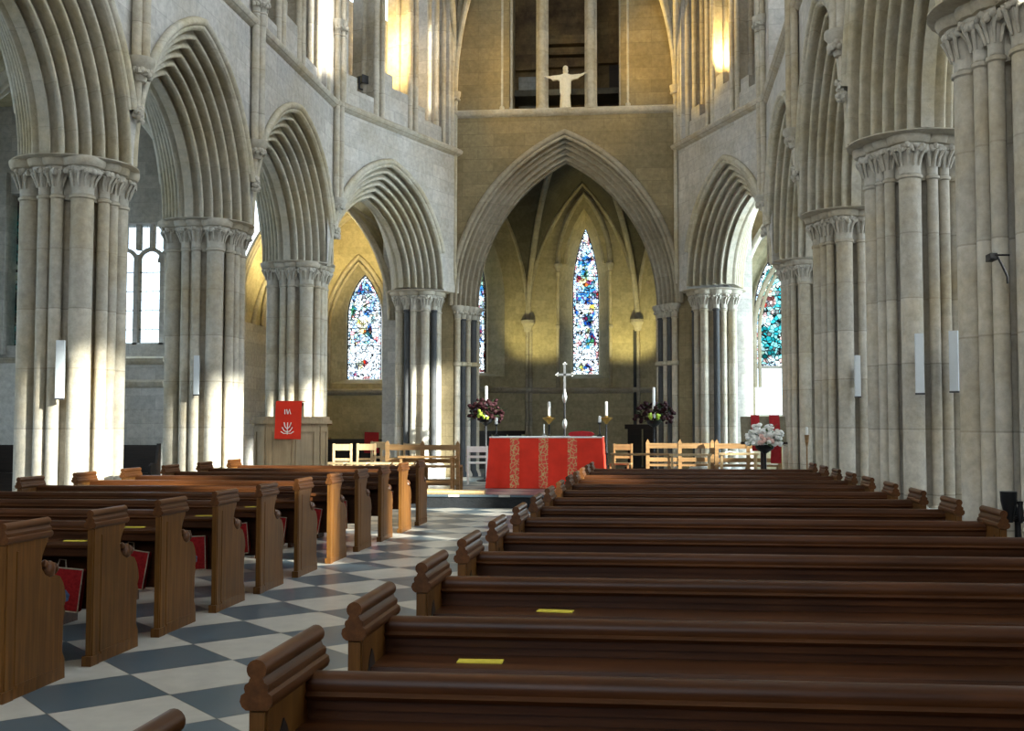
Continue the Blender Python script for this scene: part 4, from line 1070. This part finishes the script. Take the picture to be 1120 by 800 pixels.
# chapel altar with red cloth seen past the pulpit
r_ = empty('chapel_altar', (-8.4, 29.6, 0), 0, label='small dark chapel altar under the left lancet', cat='altar')
MB().box(-.9, .9, -.3, .3, .1, 1.0).build('table_body', DARKW, r_); MB().box(-.95, .95, -.34, .34, 1.0, 1.08).build('table_top', DARKW, r_)
o = MB().prism([(-.2, 0), (.2, 0), (.19, .55), (-.19, .56)], 1, -.02, .02).build('red_banner_cloth', REDD); o.location = (-7.55, 28.9, .72); tag(o, 'small red cloth hanging on the chapel altar under left lancet', 'cloth')
c = empty('wooden_cross', (-8.95, 29.5, 1.08), 0, label='small brown wooden cross standing on the chapel altar', cat='cross')
MB().box(-.025, .025, -.015, .015, 0, .6).box(-.15, .15, -.015, .015, .38, .43).build('cross_head', MIDW, c); MB().box(-.1, .1, -.06, .06, 0, .04).build('foot', MIDW, c)

# book stand with red-banded cloth, flowers before it
r_ = empty('book_stand', (1.76, 18.55, 0), R(0), label='wide book stand draped in grey-brown cloth, right of the altar', cat='book stand')
MB().lathe(0, .1, [(.28, 0), (.28, .05), (.07, .12), (.05, .2), (.05, 1.2)], 12).build('stem', DARKW, r_)
MB().prism([(-.02, 1.18), (.0, 1.18), (.22, 1.60), (.18, 1.62)], 0, -.37, .37).build('sloping_board', BEIGE, r_)
MB().prism([(-.04, 1.16), (.02, 1.16), (.02, 1.2), (-.04, 1.2)], 0, -.38, .38).build('ledge', DARKW, r_)
bf = empty('red_lectern_fall', (1.76, 18.55, 0), 0, label='pair of dark red cloth bands hanging over the book stand', cat='cloth')
for xa, xb, zb in ((-.20, -.06, 1.05), (.10, .27, .85)):
    MB().grid([[(x, y, z) for x in (xa, (xa + xb) / 2, xb)] for y, z in ((.19, 1.645), (.16, 1.635), (-.05, 1.205), (-.06, 1.1), (-.06, zb))]).build('cloth_band', REDD, bf, 60)
flowers(1.72, 18.0, 0, 'white and pink flowers with green leaves before the book stand', 1.22, .30, WPETAL, PINK, plain('fresh_green_leaves', (.08, .15, .05), .6), 9, False)
candlestick(2.42, 18.3, 0, 1.32, 'tall thin brown candle stand against the right pier', MIDW, .12, .02, .12)

# ------------------------------------------------------------------ loudspeakers, spotlights, ironwork
def speaker(x, y, z0, z1, rz, label, w=.045):
    r_ = empty('column_loudspeaker', (x, y, z0), rz, label=label, cat='loudspeaker', group='slim white loudspeakers on the piers')
    h_ = z1 - z0
    MB().box(-w, w, -.04, .03, 0, h_).build('housing', GREYM, r_); MB().box(-w + .012, w - .012, -.044, -.04, .02, h_ - .02).build('grille', GREYM, r_)
    MB().box(-w - .004, w + .004, -.042, .032, -.018, 0).build('end_cap', DGREY, r_); MB().box(-.02, .02, .03, .14, h_ * .3, h_ * .7).build('bracket', DGREY, r_)
speaker(-6.98, 12.37, 1.80, 2.48, R(15), 'slim white loudspeaker on the nearest sunlit left pier')
speaker(-7.05, 16.41, 1.95, 2.55, R(15), 'slim white loudspeaker on the left pier right of bright window', .04)
speaker(2.93, 16.56, 1.9, 2.5, R(0), 'slim white loudspeaker on the second right pier back', .04)
speaker(2.82, 12.24, 1.83, 2.47, R(-10), 'slim bluish loudspeaker in the middle of the bright-rimmed right pier', .045)
speaker(3.19, 12.27, 1.85, 2.5, R(-25), 'slim white loudspeaker at the right edge of the bright-rimmed pier', .045)
def spotlight(x, y, z, rz, label):
    r_ = empty('spotlight', (x, y, z), rz, label=label, cat='spotlight', group='spotlights in the galleries')
    MB().box(-.11, .11, -.09, .09, -.07, .07).build('housing', BEIGE, r_); MB().box(-.13, .13, -.1, -.09, -.09, .09).build('visor', DGREY, r_)
    MB().box(-.13, -.11, -.02, .02, -.2, .05).box(.11, .13, -.02, .02, -.2, .05).box(-.13, .13, -.02, .02, -.22, -.2).build('yoke', DGREY, r_)
spotlight(-6.30, 23.15, ZS + 1.0, R(60), 'small box spotlight in the left gallery near a leafy capital')
spotlight(2.0, 24.1, ZS + 1.5, R(-60), 'small box spotlight in the right gallery above the moulded arch')
ir = empty('iron_bracket', (2.44, 8.27, 2.56), R(0), label='black iron scroll bracket fixed to the huge right-edge pier', cat='bracket')
MB().tube([(.0, -.03, .16), (.10, -.05, .155)], .008, 6).tube([(.02, -.03, .15), (.05, -.04, .08), (.08, -.05, 0), (.085, -.04, -.05)], .009, 6).build('hook', IRON, ir); MB().box(-.02, .03, -.0, .12, .13, .18).build('wall_plate', IRON, ir)
ic = empty('iron_candle_stand', (2.33, 7.5, 0), 0, label='black iron candle stand at the right edge by the huge pier', cat='candle stand')
MB().lathe(0, 0, [(.12, 0), (.12, .03), (.03, .06), (.02, .1), (.02, .9)], 12).build('pole', IRON, ic)
MB().lathe(-.06, -.02, [(.025, .86), (.03, .9), (.052, 1.0), (.055, 1.06)], 12).build('cup', IRON, ic)
for k in range(5):
    a = k * 2 * PI / 5; MB().lathe(.08 + .1 * math.cos(a), .1 * math.sin(a), [(.016, .86), (.022, .93), (.016, .97), (.022, 1.0)], 8).build('candle_cup', IRON, ic)
MB().tube([(.08 + .1 * math.cos(a), .1 * math.sin(a), .88) for a in [i * PI / 8 for i in range(17)]], .01, 6).build('ring', IRON, ic)

# ------------------------------------------------------------------ white statue, arms outstretched
st = empty('robed_statue', (XC, YE + .22, ZSE + .10), 0, label='white statue of a robed figure with outstretched arms, high on the ledge', cat='statue')
def skin(name, joints, edges, mat, parent, sub=2):
    me = bpy.data.meshes.new(name); me.from_pydata([j[:3] for j in joints], edges, []); o = bpy.data.objects.new(name, me); COL.objects.link(o)
    m = o.modifiers.new('skin', 'SKIN'); 
    for i, j in enumerate(joints):
        r = j[3]; me.skin_vertices[0].data[i].radius = (r if isinstance(r, tuple) else (r, r)); me.skin_vertices[0].data[i].use_root = (i == 0)
    m.use_smooth_shade = True
    s = o.modifiers.new('sub', 'SUBSURF'); s.levels = s.render_levels = sub
    me.materials.append(mat); o.parent = parent; return o
J = [(0, 0, .02, (.13, .11)), (0, 0, .30, (.12, .10)), (0, 0, .55, (.105, .09)), (0, 0, .74, (.11, .08)), (0, 0, .835, (.10, .07)), (0, 0, .90, .045), (0, -.008, .97, (.058, .068)), (0, -.005, 1.035, (.052, .058)),
     (-.17, 0, .82, .045), (-.30, -.02, .80, .038), (-.40, -.03, .815, .032), (-.455, -.035, .825, .02),
     (.17, 0, .82, .045), (.30, -.02, .82, .038), (.40, -.03, .855, .032), (.455, -.035, .885, .02)]
E_ = [(0, 1), (1, 2), (2, 3), (3, 4), (4, 5), (5, 6), (6, 7), (4, 8), (8, 9), (9, 10), (10, 11), (4, 12), (12, 13), (13, 14), (14, 15)]
skin('body', J, E_, IVORY, st)
# robe with folds, wide sleeves, mantle edge, hair and fingers
rows = []
for k in range(9):
    t = k / 8; z = .86 - t * .86; row = []
    for i in range(32):
        a = 2 * PI * i / 32; w = .095 + .035 * abs(t - .25) + .01 * t; row.append(((w + .012 * t * math.sin(a * 8)) * math.cos(a), (w * .78 + .012 * t * math.sin(a * 8)) * math.sin(a), z))
    rows.append(row)
MB().grid(rows, True).build('robe', IVORY, st, 70)
m_ = MB()
for s in (-1, 1):
    dz = .03 if s > 0 else 0
    m_.prism([(s * .06, .86), (s * .18, .855), (s * .34, .84 + dz), (s * .36, .80 + dz), (s * .30, .735 + dz), (s * .20, .75), (s * .135, .72), (s * .13, .44), (s * .105, .36), (s * .08, .45)], 1, -.055, .035)
m_.build('mantle', IVORY, st, 50)
hh = MB().ball((0, .01, 1.03), .068, (1, 1.05, 1.05), 12, 8).ball((0, .035, .97), .065, (1.05, .7, 1.2), 10, 7); hh.build('hair', IVORY, st, 60)
fg = MB()
for s in (-1, 1):
    bx, bz = s * .455, (.885 if s > 0 else .825)
    for k in range(4): fg.tube([(bx, -.035 + (k - 1.5) * .011, bz), (bx + s * .03, -.04 + (k - 1.5) * .013, bz + .008), (bx + s * (.05 + .006 * (1 - abs(k - 1.5))), -.045 + (k - 1.5) * .014, bz + .006)], [.007, .006, .004], 6)
    fg.tube([(bx - s * .01, -.055, bz + .005), (bx + s * .015, -.07, bz + .02)], [.007, .005], 6)
fg.build('fingers', IVORY, st)
f_ = MB().ball((0, -.072, .985), .014, (.8, 1, 1.4), 6, 5).ball((-.022, -.062, 1.0), .009, (1.3, .6, .7), 6, 4).ball((.022, -.062, 1.0), .009, (1.3, .6, .7), 6, 4).ball((0, -.062, .95), .03, (1, .6, .9), 8, 5); f_.build('face_and_beard', IVORY, st)
MB().box(-.19, .19, -.15, .15, -.02, .02).build('plinth', IVORY, st)

# ------------------------------------------------------------------ light
def area(name, loc, rot, sx, sy, e, col=(1, 1, 1), spread=180):
    l = bpy.data.lights.new(name, 'AREA'); l.shape = 'RECTANGLE'; l.size = sx; l.size_y = sy; l.energy = e; l.color = col; l.spread = R(spread)
    o = bpy.data.objects.new(name, l); COL.objects.link(o); o.location = loc; o.rotation_euler = rot; return o
def aim(o, to):
    d = Vector(to) - o.location; o.rotation_euler = d.to_track_quat('-Z', 'Y').to_euler(); return o
def spot(name, loc, to, e, col, size=60, blend=.6, rad=.12):
    l = bpy.data.lights.new(name, 'SPOT'); l.energy = e; l.color = col; l.spot_size = R(size); l.spot_blend = blend; l.shadow_soft_size = rad
    o = bpy.data.objects.new(name, l); COL.objects.link(o); o.location = loc; return aim(o, to)
sun = bpy.data.lights.new('low_sun', 'SUN'); sun.energy = 26; sun.color = (1, .93, .80); sun.angle = R(1.8)
so = bpy.data.objects.new('low_sun', sun); COL.objects.link(so)
EL_ = R(17.5); hx, hy = -.855, .518
so.rotation_euler = Vector((hx * math.cos(EL_), hy * math.cos(EL_), -math.sin(EL_))).to_track_quat('-Z', 'Y').to_euler()
BL = (.78, .89, 1.0)
# area lamps standing in for daylight at clerestory and aisle windows, plus west fill
aim(area('clerestory_daylight_south', (XS + .2, 12, 12.6), (0, 0, 0), 22, 3, 2900, BL), (XN, 12, 7.2))
aim(area('clerestory_daylight_north', (XN - .2, 12, 12.6), (0, 0, 0), 22, 3, 520, (.70, .83, 1)), (XS, 12, 5.5))
aim(area('west_fill', (-2.1, -8.9, 8), (0, 0, 0), 5.6, 9.5, 330, (.86, .93, 1)), (-2.1, 12, 4))  # fill lamp added behind the camera for frontal ambient light
aim(area('north_aisle_daylight', (-15.6, 9.5, 4.7), (0, 0, 0), 18, 4.5, 640, (.58, .79, 1)), (-7, 9.5, 3))
aim(area('south_aisle_daylight', (7.3, 10.5, 5.8), (0, 0, 0), 16, 4, 800, (.82, .91, 1)), (0, 10.5, 2))
aim(area('transept_window_daylight', (-11.3, YW - .3, 4.6), (0, 0, 0), 2, 2.4, 90, (.6, .8, 1)), (-11.3, 15, 2))
# warm lamps
WARM = (1, .72, .28); GLOW = (1, .64, .14)
spot('gallery_lamp', (-6.1, 23.6, ZS + 1.9), (-6.2, 25.6, ZS + 2.4), 260, WARM, 150)
spot('gallery_lamp', (1.75, 24.3, ZS + 1.7), (.9, 25.6, ZS + 2.6), 200, WARM, 140)
spot('gallery_lamp', (-5.45, 23.1, ZS + 1.1), (-1.2, 26, 9.3), 150, WARM, 70)
spot('gallery_lamp', (1.2, 23.3, ZS + 1.3), (-3.2, 26, 9.3), 150, WARM, 70)
spot('gallery_lamp', (-5.45, 23.1, ZS + 1.0), (1.1, 24.9, ZS + 2.6), 2600, GLOW, 36)
spot('gallery_lamp', (1.2, 23.3, ZS + 1.3), (-5.2, 25.1, ZS + 2.4), 900, GLOW, 30)
spot('apse_lamp', (-3.7, 31.9, 2.7), (-3.42, 33.65, 5.3), 210, (1, .86, .34), 76, .8)
spot('apse_lamp', (-.75, 31.9, 2.7), (-1.03, 33.65, 5.3), 290, (1, .86, .34), 76, .8)
spot('chapel_lamp', (-7.6, 27.4, 4.6), (-9.0, 28.6, 7.4), 800, (1, .80, .36), 130)
aim(area('south_chapel_window_daylight', (7.2, 24.3, 4.2), (0, 0, 0), 1.8, 4, 1300, (.75, .92, 1)), (1.5, 25.5, 3))
w = bpy.data.worlds.new('sky'); sc.world = w; w.use_nodes = True
nt = w.node_tree; nt.nodes.clear(); o_ = N(nt, 'ShaderNodeOutputWorld'); bg = N(nt, 'ShaderNodeBackground'); nt.links.new(bg.outputs[0], o_.inputs[0])
tc = N(nt, 'ShaderNodeTexCoord'); sp = N(nt, 'ShaderNodeSeparateXYZ'); nt.links.new(tc.outputs['Generated'], sp.inputs[0])
rp = ramp(nt, [(0, (.9, .95, 1)), (.5, (.88, .95, 1)), (1, (.55, .75, 1))]); mr = N(nt, 'ShaderNodeMapRange'); mr.inputs[1].default_value = -1; nt.links.new(sp.outputs[2], mr.inputs[0]); nt.links.new(mr.outputs[0], rp.inputs[0])
nt.links.new(rp.outputs[0], bg.inputs[0]); bg.inputs[1].default_value = 3.2

# ------------------------------------------------------------------ camera
cam = bpy.data.cameras.new('camera'); co = bpy.data.objects.new('camera', cam); COL.objects.link(co)
F_, PX, VX, VY = 1210., 596., 718., 464.
yaw = math.atan((VX - PX) / F_); pit = math.atan((VY - 400) * math.cos(yaw) / F_)
cam.sensor_fit = 'HORIZONTAL'; cam.sensor_width = 36; cam.lens = 36 * F_ / 1120; cam.shift_x = -(PX - 560) / 1120; cam.clip_start = .05
co.location = (0, 0, 1.5); co.rotation_euler = (PI / 2 + pit, 0, yaw)
sc.camera = co
vs = sc.view_settings
sc.display_settings.display_device = 'sRGB'
vs.view_transform = 'Standard'; vs.look = 'None'; vs.gamma = 1; vs.use_curve_mapping = False; vs.exposure = 0
